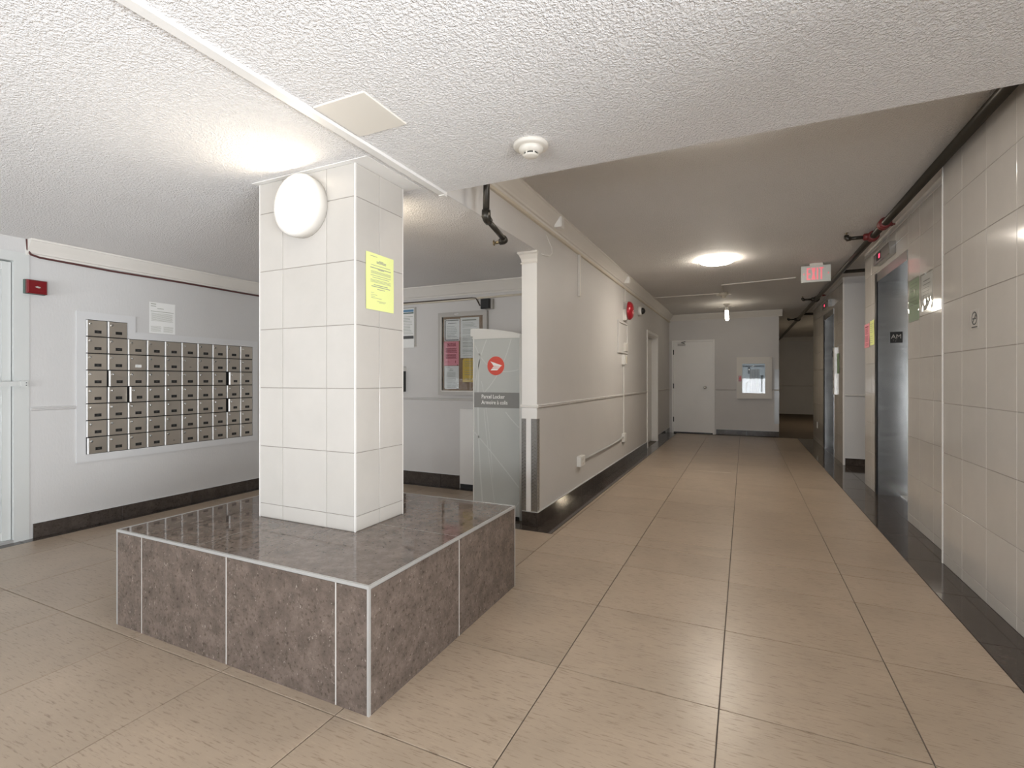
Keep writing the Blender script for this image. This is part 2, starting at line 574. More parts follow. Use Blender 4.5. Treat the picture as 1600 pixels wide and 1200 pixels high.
# ------------------------------------------------------------------ floor
floor = struct('floor', [(-8, 3.2, YF - 0.4, 11.75, -0.12, -0.006)], M['grout_floor'], 'beige tiled floor with dark border tiles of lobby and corridor', 'floor')
UPF = Up((0, 0, -0.006))
TT = 0.006
ped = (-2.83, -1.225, 1.40, 2.66)
xj = [P0X + PT * k for k in range(-9, 4)]
yj = [P0Y + PT * k for k in range(-6, 18)]
regs = [(-4.84, 0.985, -1.2, 3.67), (-4.84, -1.87, 3.67, 4.69), (-1.376, 0.985, 3.67, 11.66)]
for i in range(len(xj) - 1):
    for j in range(len(yj) - 1):
        for (x0, x1, y0, y1) in regs:
            a0, a1 = max(xj[i], x0), min(xj[i + 1], x1)
            b0, b1 = max(yj[j], y0), min(yj[j + 1], y1)
            if a1 - a0 < 0.02 or b1 - b0 < 0.02: continue
            if a0 > ped[0] and a1 < ped[1] and b0 > ped[2] and b1 < ped[3]: continue
            g = 0.0022
            tile('floor_tile', UPF, a0 + g, a1 - g, b0 + g, b1 - g, 0, TT, M['floor'], floor, 0.001)
def border(x0, x1, y0, y1, step):
    if x1 - x0 > y1 - y0:
        js = [x0] + [v for v in [x0 + step * k for k in range(1, 40)] if v < x1 - 0.03] + [x1]
        segs = [(p, q, y0, y1) for p, q in zip(js, js[1:])]
    else:
        js = [y0] + [v for v in [y0 + step * k for k in range(1, 40)] if v < y1 - 0.03] + [y1]
        segs = [(x0, x1, p, q) for p, q in zip(js, js[1:])]
    for (a0, a1, b0, b1) in segs:
        tile('border_tile', UPF, a0 + .0015, a1 - .0015, b0 + .0015, b1 - .0015, 0, TT, M['dark'], floor, 0.001)
border(XM, -4.84, -1.2, 4.78, 0.6)
border(-4.84, -1.87, 4.69, YBB, 0.6)
border(-1.87, -1.376, 3.67, YE, 0.6)
border(-1.87, XLb, YE, YBB, 0.6)
border(XL, -1.376, YE, YB, 0.6)
border(0.985, X1, -1.2, YS, 0.6)
border(0.985, X2, YS, 11.66, 0.6)
border(X2, 1.75, 5.29, 6.40, 0.7)
border(X2, 2.6, 6.96, 8.38, 0.7)
border(X2, 1.75, 9.17, 10.22, 0.7)
S(wbox('floor_passage', -1.7, 3.2, 11.66, 19.9, -0.12, 0.0, M['carpet']), 'dark brown floor of the unlit passage behind the elevators', 'floor')

# ------------------------------------------------------------------ ceilings
S(wbox('ceiling_lobby', XL + 0.001, X1, YF, YD, ZC, ZC + 0.5, M['ceil']), 'white stippled lobby ceiling carrying the smoke detector', 'ceiling')
S(wbox('ceiling_mailroom', XM, XL - 0.004, YF, YBB, ZC, ZC + 0.5, M['ceil']), 'white stippled ceiling above the mailboxes and column', 'ceiling')
struct('ceiling_corridor', [(XL - 0.12, 3.2, YD, 19.9, ZK, ZK + 0.3)], M['ceil_corr'], 'higher beige grey stippled ceiling of the corridor', 'ceiling')
S(wbox('ceiling_vestibule', -8, XM - 0.1, YF, 2.0, 2.55, 2.7, M['white']), 'white ceiling of the vestibule behind the glass', 'ceiling')
S(wbox('trim_1', XL - 0.022, XL + 0.020, YF, YD, ZC - 0.016, ZC - 0.0005, M['white']), 'white batten along the ceiling seam beside the column', 'trim')
S(wbox('trim_2', XL - 0.025, XL + 0.012, YD - 0.012, YD + 0.02, ZC - 0.02, ZC + 0.02, M['white']), 'white end block of the ceiling batten at the drop edge', 'trim')

# ------------------------------------------------------------------ walls
wm = struct('wall_mailbox', [(XM - 0.14, XM, 1.86, YBB + 0.14, 0, ZC + 0.3), (XM - 0.14, XM, YF, 1.86, 2.17, ZC + 0.3), (XM - 0.14, XM, YF, -0.1, 0, 2.17)], M['wall'], 'light grey painted wall holding the mailboxes', 'wall')
S(wbox('wall_bulletin', XM - 0.14, XL - 0.1, YBB, YBB + 0.14, 0, ZC + 0.3, M['wall_warm']), 'grey painted wall carrying the bulletin board', 'wall')
wl = struct('wall_left', [(XLb, XL, YE, 8.93, 0, ZK + .1), (XLb, XL, 8.93, 10.02, 2.03, ZK + .1), (XLb, XL, 10.02, YB + .1, 0, ZK + .1), (XL - .003, XL, YD, YE, ZC + .0005, ZK + .1)], M['wall_warm'], 'long grey corridor wall with chair rail and red bell', 'wall')
S(wbox('wall_closet', XLb - 0.7, XLb - 0.03, 8.7, 10.2, 0, 2.6, M['wall_warm']), 'plain wall behind the side door', 'wall')
wk = struct('wall_end', [(XL - .1, XBE, YB, YB + 0.14, 0, ZK + .1), (XBE - .14, XBE, YB + .14, 19.9, 0, ZK + .1)], M['wall_warm'], 'grey end wall of the corridor with white door', 'wall')
S(wbox('wall_passage', XBE - .2, 3.2, 19.75, 19.9, 0, ZK + .1, M['wall_warm']), 'unlit wall at the far end of the passage', 'wall')
S(wbox('wall_side', 3.05, 3.2, 6.8, 19.9, 0, ZK + .1, M['wall_warm']), 'outer wall of the passage behind the elevators', 'wall')
wr1 = struct('wall_right', [(X1 + 0.003, X2 + 0.25, 1.2, YS - 0.008, 0, ZK + .1), (X1 + 0.003, X2 + 0.25, YF, 1.2, 2.24, ZK + .1)], M['grout_wall'], 'beige tiled wall with the no smoking sticker', 'wall')
# elevator wall: two blocks with a door opening each
E1a, E1b = 5.29, 6.40
E2a, E2b = 9.17, 10.22
EH = 2.33
def elev_block(name, y0, y1, ea, eb, label):
    return struct(name, [(X2 + .003, 1.62, y0, ea, 0, ZK + .1), (X2 + .003, 1.62, eb, y1 - .0, 0, ZK + .1), (X2 + .003, 1.62, ea, eb, EH, ZK + .1), (1.62, 3.0, y0, y1, 0, ZK + .1)], M['grout_wall'], label, 'wall')
wr2 = elev_block('wall_right_elevator', YS, 6.96, E1a, E1b, 'beige tiled elevator wall with papers in plastic sleeves')
wr3 = elev_block('wall_right_far', 8.38, 11.75, E2a, E2b, 'beige tiled wall around the farther elevator')
S(wbox('wall_niche', X2 + .012, 3.05, 8.355, 8.38, 0, ZK + .1, M['wall']), 'grey painted wall between the two elevators', 'wall')
# assumed entrance front behind the camera, glazing added to bring in daylight
wf = struct('wall_front', [(XM - .14, -4.4, YF - .15, YF, 0, ZC + .3), (1.0, X2 + .2, YF - .15, YF, 0, ZC + .3), (-4.4, 1.0, YF - .15, YF, 2.24, ZC + .3)], M['wall'], 'entrance wall around the added glazing', 'wall')
wv = struct('wall_vestibule', [(-8, XM - .14, 1.885, 2.0, 0, 2.7)], M['white'], 'white vestibule wall seen through the glass door', 'wall')
S(wbox('wall_vestibule_far', -8.1, -8, YF - .15, 2.0, 0, 2.7, M['white']), 'outer white wall of the vestibule', 'wall')
win = thing('added_window_1', (-1.7, YF, 0), 'assumed aluminium framed entrance glazing added behind the camera for daylight', 'window', kind='structure')
for x in (-4.37, -2.58, -0.80, 0.97):
    wbox('mullion', x - .03, x + .03, YF - .1, YF - .03, 0, 2.24, M['alu_frame'], win)
for z in (0.03, 2.20):
    wbox('rail', -4.4, 1.0, YF - .1, YF - .03, z - .03, z + .04, M['alu_frame'], win)
for p, q in ((-4.34, -2.61), (-2.55, -0.83), (-0.77, 0.94)):
    wbox('pane', p, q, YF - .068, YF - .062, .07, 2.17, M['glass'], win)
win = thing('added_window_2', (X1 + .1, -1.0, 0), 'unseen aluminium framed side glazing added beyond the tiled wall for daylight', 'window', kind='structure')  # unseen glazing added to light column and corridor from the right
for y in (-3.15, -1.72, -0.28, 1.165):
    wbox('mullion', X1 + .06, X1 + .13, y - .03, y + .03, 0, 2.24, M['alu_frame'], win)
for z in (0.03, 2.20):
    wbox('rail', X1 + .06, X1 + .13, YF, 1.195, z - .03, z + .04, M['alu_frame'], win)
for p, q in ((-3.12, -1.75), (-1.69, -0.31), (-0.25, 1.135)):
    wbox('pane', X1 + .092, X1 + .098, p, q, .07, 2.17, M['glass'], win)

# baseboards: dark tiles along the painted walls
def baseboard(name, T, a0, a1, label, h=0.115, step=0.6, cap=True):
    b = thing(name, T((a0 + a1) / 2, 0, 0), label, 'baseboard', kind='structure')
    js = [a0] + [v for v in [a0 + step * k for k in range(1, 40)] if v < a1 - 0.03] + [a1]
    for p, q in zip(js, js[1:]):
        tile('base_tile', T, p + .001, q - .001, 0, h, 0, 0.010, M['dark'], b, 0.0015)
    if cap:
        box('cap_strip', T, a0, a1, h, h + 0.006, 0, 0.011, M['trimgrey'], b)
    return b
baseboard('baseboard_mailbox', faceXp(XM), 1.88, YBB, 'dark tile baseboard under the mailboxes', 0.112)
baseboard('baseboard_bulletin', faceY(YBB), XM, -2.885, 'dark tile baseboard under the bulletin board', 0.14)
baseboard('baseboard_left', faceXp(XL), YE - 0.01, 8.88, 'dark tile baseboard along the long corridor wall')
baseboard('baseboard_left_far', faceXp(XL), 10.07, YB, 'short dark tile baseboard beyond the side door')
baseboard('baseboard_end', faceY(YE), XLb, XL + 0.0, 'dark tile baseboard at the end of the partition')
baseboard('baseboard_back', faceY(YB), -0.56, XBE, 'dark tile baseboard right of the white end door')
baseboard('baseboard_niche', faceY(8.355), X2 + .02, 3.0, 'dark tile baseboard in the niche between elevators', 0.10)
baseboard('baseboard_vestibule', faceY(1.885), -8, XM - .14, 'white baseboard of the vestibule', 0.12, 9, False)
for o in [o for o in COL.objects if o.parent and o.parent.name == 'baseboard_vestibule']:
    o.data = o.data.copy(); o.data.materials[0] = M['white']

# chair rails
RAIL = [(0, 0), (0.008, 0.002), (0.014, 0.008), (0.008, 0.013), (0.015, 0.02), (0.009, 0.028), (0, 0.03)]
def rail(name, T, a0, a1, z, m, label):
    o = sweep(name, [(c, b + z) for c, b in RAIL], T, a0, a1, m)
    return S(o, label, 'trim')
rail('trim_3', faceXp(XL), YE, 8.88, 0.978, M['wall_warm'], 'chair rail moulding along the long corridor wall')
rail('trim_4', faceXp(XL), 10.07, YB, 0.978, M['wall_warm'], 'short chair rail moulding beyond the side door')
rail('trim_5', faceXp(XM), 1.87, 2.155, 0.975, M['wall'], 'short chair rail left of the mailboxes')
rail('trim_6', faceXp(XM), 3.84, YBB, 0.975, M['wall'], 'chair rail moulding beyond the mailboxes')
rail('trim_7', faceY(YBB), XM, XLb, 0.975, M['wall_warm'], 'chair rail moulding under the bulletin board')
rail('trim_8', faceY(YE), XLb - .012, XL + .012, 0.978, M['white'], 'chair rail return across the end of the partition')
rail('trim_9', faceY(YB), -0.56, -0.16, 0.97, M['wall_warm'], 'chair rail moulding right of the white end door')
rail('trim_10', faceY(YB), 0.53, XBE, 0.97, M['wall_warm'], 'chair rail stub beside the hose cabinet')
rail('trim_11', faceY(8.355), X2 + .02, 3.0, 0.97, M['wall'], 'chair rail moulding in the niche between elevators')
rail('trim_12', faceY(1.885), -8, XM - .14, 0.975, M['white'], 'chair rail moulding in the vestibule')
rail('trim_13', faceY(19.75), XBE, 3.0, 0.97, M['wall_warm'], 'chair rail moulding in the dark passage')

# crown mouldings
CROWN = [(0, 0), (0.012, 0), (0.016, 0.012), (0.026, 0.018), (0.032, 0.03), (0.05, 0.055), (0.074, 0.085), (0.085, 0.10), (0.092, 0.104), (0.092, 0.118), (0, 0.118)]
def crown(name, T, a0, a1, ztop, m, label, s=1.0):
    o = sweep(name, [(c * s, ztop - 0.118 * s + b * s) for c, b in CROWN], T, a0, a1, m)
    return S(o, label, 'trim')
crown('trim_14', faceXp(XM), 1.84, YBB, ZC - .002, M['trim'], 'cream crown moulding above the mailboxes', 1.0)
crown('trim_15', faceY(YBB), XM, XLb, ZC - .004, M['trim'], 'cream crown moulding above the bulletin board', 1.05)
crown('trim_16', faceXp(XL), YD, YB, ZK - .001, M['trim'], 'cream crown moulding along the long corridor wall', 1.1)
crown('trim_17', faceY(YB), XL, XBE + 0.06, ZK - .002, M['trim'], 'cream crown moulding above the white end door', 1.1)
crown('trim_18', faceY(19.75), XBE, 3.0, ZK - .002, M['trim'], 'crown moulding in the dark passage', 1.1)
# cream cable trough under the corridor crown
tr = thing('trim_19', (XL, 7, 2.49), 'cream cable raceway running under the corridor crown', 'raceway', kind='structure')
box('raceway_cover', faceXp(XL), YD, YB, 2.497, 2.522, 0, 0.022, M['cream_pipe'], tr, 0.004)
box('raceway_lip', faceXp(XL), YD, YB, 2.522, 2.529, 0, 0.012, M['trim'], tr)
# capital of the partition end
cp = thing('trim_20', (XL - .07, YE, 2.17), 'cream moulded capital at the top of the partition end', 'trim', kind='structure')
CAP = [(0, 0), (0.010, 0), (0.012, 0.010), (0.004, 0.016), (0.008, 0.04), (0.022, 0.075), (0.034, 0.085), (0.034, 0.10), (0, 0.10)]
bm = bmesh.new()
rings = []
for c, b in CAP:
    rings.append([bm.verts.new((x, y, 2.178 + b)) for x, y in ((XLb - c, YE + .10), (XLb - c, YE - c), (XL + c * .35, YE - c), (XL + c * .35, YE + .0))])
for p, q in zip(rings, rings[1:]):
    for i in range(3):
        bm.faces.new((p[i], p[i + 1], q[i + 1], q[i]))
obj('capital', bm, M['trim'], cp)
S(wbox('trim_21', XLb - .002, XL - .002, YE - .006, YE, 0.12, 2.18, M['white']), 'white painted facing on the end of the partition', 'trim')

# tiles of the right-hand walls
RZ = [0.0, 0.075, 0.405, 0.733, 1.060, 1.387, 1.714, 2.038, 2.362, ZK]
js = [YS, YS - 0.325] + [YS - 0.325 - 0.333 * k for k in range(1, 8)] + [1.2]
tiles(faceXn(X1 + 0.003), sorted(js), RZ, M['tile'], wr1)
S(wbox('trim_22', X1 - 0.004, X2 + .004, YS - .010, YS + .004, 0, ZK, M['grout_white']), 'pale edge strip at the step of the tiled wall', 'trim')
# elevator block 1
a1s = [YS + .004, 4.328, 4.66, 4.973, E1a]
tiles(faceXn(X2 + .003), a1s, RZ, M['tile'], wr2)
tiles(faceXn(X2 + .003), [E1a, 5.66, 5.99, E1b], [EH, 2.47, ZK], M['tile'], wr2)
tiles(faceXn(X2 + .003), [E1b, 6.635, 6.96], RZ, M['tile'], wr2)
S(wbox('trim_23', X2 - 0.006, X2 + .03, YS, 6.96, ZK - .055, ZK - .001, M['wall_warm']), 'painted strip above the elevator wall tiles', 'trim')
# elevator block 2
tiles(faceXn(X2 + .003), [8.38, 8.78, E2a], RZ, M['tile'], wr3)
tiles(faceXn(X2 + .003), [E2a, 9.52, 9.87, E2b], [EH, ZK], M['tile'], wr3)
tiles(faceXn(X2 + .003), [E2b, 10.6, 10.95, 11.3, 11.742], RZ, M['tile'], wr3)
S(wbox('trim_24', X2 - .004, X2 + .012, 8.352, 8.384, 0, ZK, M['grout_white']), 'pale corner strip of the farther elevator wall', 'trim')
S(wbox('trim_25', X2 - .006, X2 + .03, 8.38, 11.75, ZK - .055, ZK - .001, M['wall_warm']), 'painted strip above the farther elevator tiles', 'trim')

# ------------------------------------------------------------------ pedestal with tiled column
pd = thing('tiled_bench', ((ped[0] + ped[1]) / 2, (ped[2] + ped[3]) / 2, 0), 'low block of polished brown tiles around the base of the column', 'bench')
px0, px1, py0, py1 = ped
PH = 0.47
wbox('core', px0 + .0012, px1 - .0012, py0 + .0012, py1 - .0012, 0, PH - .0012, M['grout_ped'], pd)
g = 0.006
def ptile(T, a0, a1, b0, b1, m):
    tile('stone_tile', T, a0 + g / 2, a1 - g / 2, b0, b1, 0, 0.003, m, pd, 0.0008)
fj = [px0 + .008, -2.618, -2.005, -1.385, px1 - .008]
for p, q in zip(fj, fj[1:]):
    ptile(faceY(py0 + .003), p, q, 0.0, PH - .010, M['stone'])
    ptile(Face((0, py1 - .003, 0), (1, 0, 0), (0, 1, 0)), p, q, 0.0, PH - .010, M['stone'])
sj = [py0 + .008, 2.025, py1 - .008]
for p, q in zip(sj, sj[1:]):
    ptile(faceXp(px1 - .003), p, q, 0.0, PH - .010, M['stone'])
    ptile(Face((px0 + .003, 0, 0), (0, 1, 0), (-1, 0, 0)), p, q, 0.0, PH - .010, M['stone'])
CX0, CX1, CY0, CY1 = -2.40, -1.72, 1.868, 2.245
tj = [px0 + .010, -2.235, -1.862, px1 - .010]
ty = [py0 + .010, 2.032, py1 - .010]
for p, q in zip(tj, tj[1:]):
    for r_, s_ in zip(ty, ty[1:]):
        T = Up((0, 0, PH - .003))
        tile('stone_tile', T, p + .002, q - .002, r_ + .002, s_ - .002, 0, 0.003, M['stone_top'], pd, 0.0008)
# aluminium edge profile
bm = bmesh.new(); e = 0.010
bx(bm, px0, px1, py0, py0 + e, PH - .012, PH + .0015); obj('edge_trim', bm, M['alu'], pd)
bm = bmesh.new(); bx(bm, px0, px1, py1 - e, py1, PH - .012, PH + .0015); obj('edge_trim', bm, M['alu'], pd)
bm = bmesh.new(); bx(bm, px1 - e, px1, py0 + e, py1 - e, PH - .012, PH + .0015); obj('edge_trim', bm, M['alu'], pd)
bm = bmesh.new(); bx(bm, px0, px0 + e, py0 + e, py1 - e, PH - .012, PH + .0015); obj('edge_trim', bm, M['alu'], pd)
for (x, y) in ((px0, py0), (px1 - e, py0), (px0, py1 - e), (px1 - e, py1 - e)):
    bm = bmesh.new(); bx(bm, x, x + e, y, y + e, 0, PH - .012); obj('corner_trim', bm, M['alu'], pd)

col = thing('tiled_column', ((CX0 + CX1) / 2, (CY0 + CY1) / 2, PH), 'square column clad in pale glossy tiles with a round lamp', 'column')
wbox('core', CX0 + .003, CX1 - .003, CY0 + .003, CY1 - .003, PH, ZC, M['grout_wall'], col)
cz = [PH + .001, 0.545, 0.856, 1.172, 1.487, 1.802, 2.115, ZC - .001]
cfx = [CX0 + .004, -2.220, -1.908, CX1 - .006]
cfy = [CY0 + .006, 2.046, CY1 - .004]
FB = Face((0, CY1 - .003, 0), (1, 0, 0), (0, 1, 0))
FL = Face((CX0 + .003, 0, 0), (0, 1, 0), (-1, 0, 0))
for T, aj in ((faceY(CY0 + .003), cfx), (FB, cfx), (faceXp(CX1 - .003), cfy), (FL, cfy)):
    tiles(T, aj, cz, M['tile'], col)
for (x, y) in ((CX0, CY0), (CX1 - .007, CY0), (CX0, CY1 - .007), (CX1 - .007, CY1 - .007)):
    wbox('corner_trim', x, x + .007, y, y + .007, PH, ZC - .001, M['grout_white'], col)
bm = bmesh.new()
for b in ((CX0 - .02, CX1 + .10, CY0 - .03, CY0), (CX0 - .02, CX1 + .10, CY1, CY1 + .03), (CX0 - .02, CX0, CY0, CY1), (CX1, CX1 + .10, CY0, CY1)):
    bx(bm, *b, ZC - .003, ZC - .0003)
obj('ceiling_collar', bm, M['white'], col)

# ------------------------------------------------------------------ lamps
def wall_lamp(c, axis, label):
    t = thing('column_lamp', c, label, 'lamp')
    turned('lamp_rim', c, axis, [(0.140, 0), (0.156, 0.002), (0.159, 0.05), (0.156, 0.062), (0.147, 0.067), (0.140, 0.064)], M['lamp_white'], t, 48)
    turned('diffuser', c, axis, [(0.141, 0.058), (0.141, 0.064), (0.134, 0.067), (0.09, 0.069), (0, 0.070)], M['lamp_col'], t, 48)
    return t
wall_lamp((-2.055, CY0, 2.102), (0, -1, 0), 'glowing round white lamp high on the tiled column beside the ceiling')
wall_lamp((-2.058, CY1, 2.108), (0, 1, 0), 'round lamp on the rear face of the column facing the bulletin board')

def dome_lamp(x, y, z, label, dm='lamp_dome'):
    t = thing('ceiling_lamp', (x, y, z), label, 'lamp')
    turned('lamp_base', (x, y, z), (0, 0, -1), [(0.17, 0), (0.185, 0.002), (0.185, 0.018), (0.17, 0.02)], M['lamp_white'], t, 40)
    turned('diffuser', (x, y, z), (0, 0, -1), [(0.19, 0.016), (0.196, 0.022), (0.192, 0.032), (0.16, 0.048), (0.10, 0.058), (0, 0.062)], M[dm], t, 40)
    return t
dome_lamp(-0.30, 6.45, ZK, 'glowing round flush lamp on the corridor ceiling')
dome_lamp(-0.15, 2.85, ZK, 'added round fill lamp hidden on the corridor ceiling just behind the lobby ceiling edge', 'lamp_fill')  # unseen lamp added as even fill for the corridor
t = thing('downlight', (-3.96, 0.06, ZC), 'small round downlight in the ceiling in front of the mailboxes', 'lamp')
turned('lamp_ring', (-3.96, 0.06, ZC), (0, 0, -1), [(.052, 0), (.075, .001), (.075, .006), (.052, .010)], M['lamp_white'], t, 28)
turned('diffuser', (-3.96, 0.06, ZC), (0, 0, -1), [(.051, .001), (.051, .006), (0, .007)], M['lamp_lobby'], t, 28)

t = thing('tube_lamp', (-0.31, 10.35, ZK), 'bare glowing tube lamp hanging near the end wall', 'lamp')
turned('canopy', (-0.31, 10.35, ZK), (0, 0, -1), [(0.06, 0), (0.06, 0.015), (0.035, 0.03), (0.03, 0.07), (0, 0.071)], M['smoke'], t, 20)
turned('socket', (-0.31, 10.35, ZK - .07), (0.05, -0.1, -1), [(0.034, 0), (0.034, 0.06), (0.028, 0.065), (0, 0.066)], M['ivory'], t, 16)
turned('tube', (-0.307, 10.343, ZK - .135), (0.05, -0.1, -1), [(0.026, 0), (0.03, 0.005), (0.03, 0.17), (0.022, 0.187), (0, 0.192)], M['lamp_tube'], t, 16)
for s in (-1, 1):
    poly('side_arm', Down((-0.31, 10.35, ZK)), [(s * .03, -.012), (s * .15, -.02), (s * .16, .0), (s * .03, .012)], 0.055, 0.06, M['smoke'], t)

# ------------------------------------------------------------------ mailboxes
T = faceXp(XM)
MB = thing('mailbox_bank', T(2.98, 0.54, 0), 'wall bank of brushed metal apartment mailboxes in a painted frame', 'mailboxes')
my0, mw, mz0, mh = 2.213, 0.1534, 0.595, 0.1397
ytop, ytop2 = mz0 + 7 * mh, mz0 + 8 * mh
poly('back_panel', T, [(my0, mz0), (my0 + 10 * mw, mz0), (my0 + 10 * mw, ytop), (my0 + 2 * mw, ytop), (my0 + 2 * mw, ytop2), (my0, ytop2)], 0.001, 0.004, M['black'], MB)
fo = 0.062
yr = my0 + 10 * mw
yn = my0 + 2 * mw
def board(pts): poly('frame_board', T, pts, 0, 0.014, M['trimgrey'], MB)
board([(my0 - fo, mz0 - fo), (yr + fo, mz0 - fo), (yr, mz0), (my0, mz0)])
board([(my0 - fo, mz0 - fo), (my0, mz0), (my0, ytop2), (my0 - fo, ytop2 + fo)])
board([(my0 - fo, ytop2 + fo), (my0, ytop2), (yn, ytop2), (yn + fo, ytop2 + fo)])
board([(yn + fo, ytop2 + fo), (yn, ytop2), (yn, ytop), (yn + fo, ytop + fo)])
board([(yn + fo, ytop + fo), (yn, ytop), (yr, ytop), (yr + fo, ytop + fo)])
board([(yr + fo, ytop + fo), (yr, ytop), (yr, mz0), (yr + fo, mz0 - fo)])
def local_mesh(name, build, m, smooth=False):
    bm = bmesh.new(); build(bm)
    bmesh.ops.recalc_face_normals(bm, faces=bm.faces)
    me = bpy.data.meshes.new(name)
    if smooth:
        for f in bm.faces: f.smooth = True
    bm.to_mesh(me); bm.free(); me.materials.append(m)
    return me
F0 = Face((0, 0, 0), (0, 1, 0), (1, 0, 0))
def door_b(bm):
    lb(bm, F0, -mw + .012, -.004, .004, mh - .004, 0.004, 0.0125, 0.0025)
def lip_b(bm):
    for k in range(1):
        prof = [(-mw + .003, .004), (-mw + .003, .014), (-mw + .005, .0185), (-mw + .009, .0195), (-mw + .012, .0165), (-mw + .0135, .011), (-mw + .0135, .004)]
        r0 = [bm.verts.new((c, a, .004)) for a, c in prof]; r1 = [bm.verts.new((c, a, mh - .004)) for a, c in prof]
        n = len(prof)
        for i in range(n): bm.faces.new((r0[i], r0[(i + 1) % n], r1[(i + 1) % n], r1[i]))
        bm.faces.new(r0); bm.faces.new(r1)
def lock_b(bm):
    lathe(bm, (.0125, -mw + .032, mh - .034), (1, 0, 0), [(0.0105, 0), (0.0105, .004), (0.008, .006), (0, .0062)], 14)
    lb(bm, F0, -mw + .0305, -mw + .0335, mh - .039, mh - .029, .0186, .0192)
def name_b(bm): lb(bm, F0, -mw + .060, -mw + .110, .029, .054, .0126, .0145, .001)
def mark_b(bm):
    lb(bm, F0, -mw + .077, -mw + .083, .038, .046, .0146, .0149); lb(bm, F0, -mw + .086, -mw + .092, .038, .046, .0146, .0149)
me_door = local_mesh('mailbox_door', door_b, M['mailbox'])
me_lip = local_mesh('door_edge', lip_b, M['mail_lip'])
me_lock = local_mesh('lock', lock_b, M['chrome'])
me_name = local_mesh('number_plate', name_b, M['black'])
me_namew = local_mesh('number_plate', name_b, M['label_white'])
me_mark = local_mesh('plate_print', mark_b, M['label_grey'])
ajar = {(2, 1): 7, (3, 2): 10, (6, 0): 6, (2, 8): 13, (4, 8): 11}
rr = random.Random(3)
for r_ in range(-1, 7):
    for c_ in range(10):
        if r_ == -1 and c_ > 1: continue
        hinge = T(my0 + mw * (c_ + 1), ytop - mh * (r_ + 1), 0)
        d = bpy.data.objects.new('mailbox_door', me_door); link(d, MB, hinge)
        d.rotation_euler = (0, math.radians(rr.uniform(-.5, .5)), math.radians(ajar.get((r_, c_), rr.uniform(-.6, .8) + .3)))
        for nm, me in (('door_edge', me_lip), ('lock', me_lock), ('number_plate', me_namew if (r_, c_) in ((1, 2),) else me_name)):
            if nm == 'number_plate' and (r_, c_) in ((1, 5), (6, 4)): me = me_mark
            o = bpy.data.objects.new(nm, me); link(o, d, hinge)
        if (r_, c_) not in ((-1, 1), (1, 2), (1, 5), (6, 4)):
            o = bpy.data.objects.new('plate_print', me_mark); link(o, d, hinge)

paper('paper_notice', T, 2.70, 1.642, 0.228, 0.285, M['paper'], 'white printed sheet taped above the mailboxes', 'notice',
      [(.06, .26, .93, .025), (.06, .26, .865, .02), (.30, .55, .80, .015), (.06, .94, .70, .016)] + textlines(9, .64, .40, .08, .92, .008, .1, 0) + textlines(6, .22, .06, .06, .46, .008, .1, 0) + textlines(6, .22, .06, .54, .94, .008, .1, 0), 'ink_soft', 0.001)

# red alarm box and cable on the mailbox wall
t = thing('alarm_box', T(1.885, 1.87, 0), 'small red fire alarm box on the wall beside the glass door', 'alarm')
box('back_box', T, 1.822, 1.945, 1.865, 1.972, 0, 0.035, M['green_dk'], t, .003)
box('front_plate', T, 1.826, 1.947, 1.867, 1.970, 0.035, 0.062, M['red_dk'], t, .008)
poly('emblem', T, [(1.870, 1.918), (1.883, 1.925), (1.900, 1.920), (1.905, 1.915), (1.895, 1.910), (1.880, 1.912)], .0622, .064, M['frame_silver'], t)
lv = [T(1.84, 2.275, .02), T(1.842, 2.20, .025), T(1.862, 2.165, .02), T(1.92, 2.155, .01), T(2.4, 2.145, .012), T(3.0, 2.15, .01), T(3.6, 2.147, .012), T(YBB - .02, 2.15, .01)]
t = pipe('alarm_cable', lv, 0.008, M['cable_red']); tag(t, 'maroon cable running along the crown above the mailboxes', 'cable')

# ------------------------------------------------------------------ glass door at the left
gd = thing('door_1', (XM - .07, 1.2, 0), 'aluminium framed glass door beside the mailboxes', 'door', kind='structure')
xf = XM - .07
wbox('frame_post', xf - .06, xf + .075, 1.77, 1.86, 0, 2.17, M['alu_frame'], gd)
wbox('frame_post', xf - .06, xf + .075, -0.1, -0.01, 0, 2.17, M['alu_frame'], gd)
wbox('frame_head', xf - .06, xf + .075, -0.01, 1.77, 2.10, 2.17, M['alu_frame'], gd)
wbox('threshold', xf - .07, xf + .075, -0.01, 1.77, 0, 0.02, M['alu'], gd)
for y0, y1 in ((1.715, 1.765), (-.005, .05), (.86, .90)):
    wbox('door_stile', xf - .025, xf + .045, y0, y1, 0.022, 2.09, M['alu_frame'], gd)
for z0, z1 in ((0.022, 0.085), (2.03, 2.09)):
    wbox('door_rail', xf - .02, xf + .04, .05, 1.715, z0, z1, M['alu_frame'], gd)
for y0, y1 in ((.05, .86), (.90, 1.715)):
    wbox('pane', xf + .006, xf + .012, y0, y1, .085, 2.03, M['glass'], gd)
bar = wbox('push_bar', xf + .085, xf + .105, .95, 1.835, 1.165, 1.20, M['alu_frame'], gd)
wbox('bar_bracket', xf + .04, xf + .107, 1.80, 1.84, 1.16, 1.205, M['alu_frame'], bar)
for z in (1.172, 1.190):
    turned('screw', (xf + .107, 1.83, z), (1, 0, 0), [(.004, 0), (.003, .0015), (0, .0016)], M['black'], bar, 10)

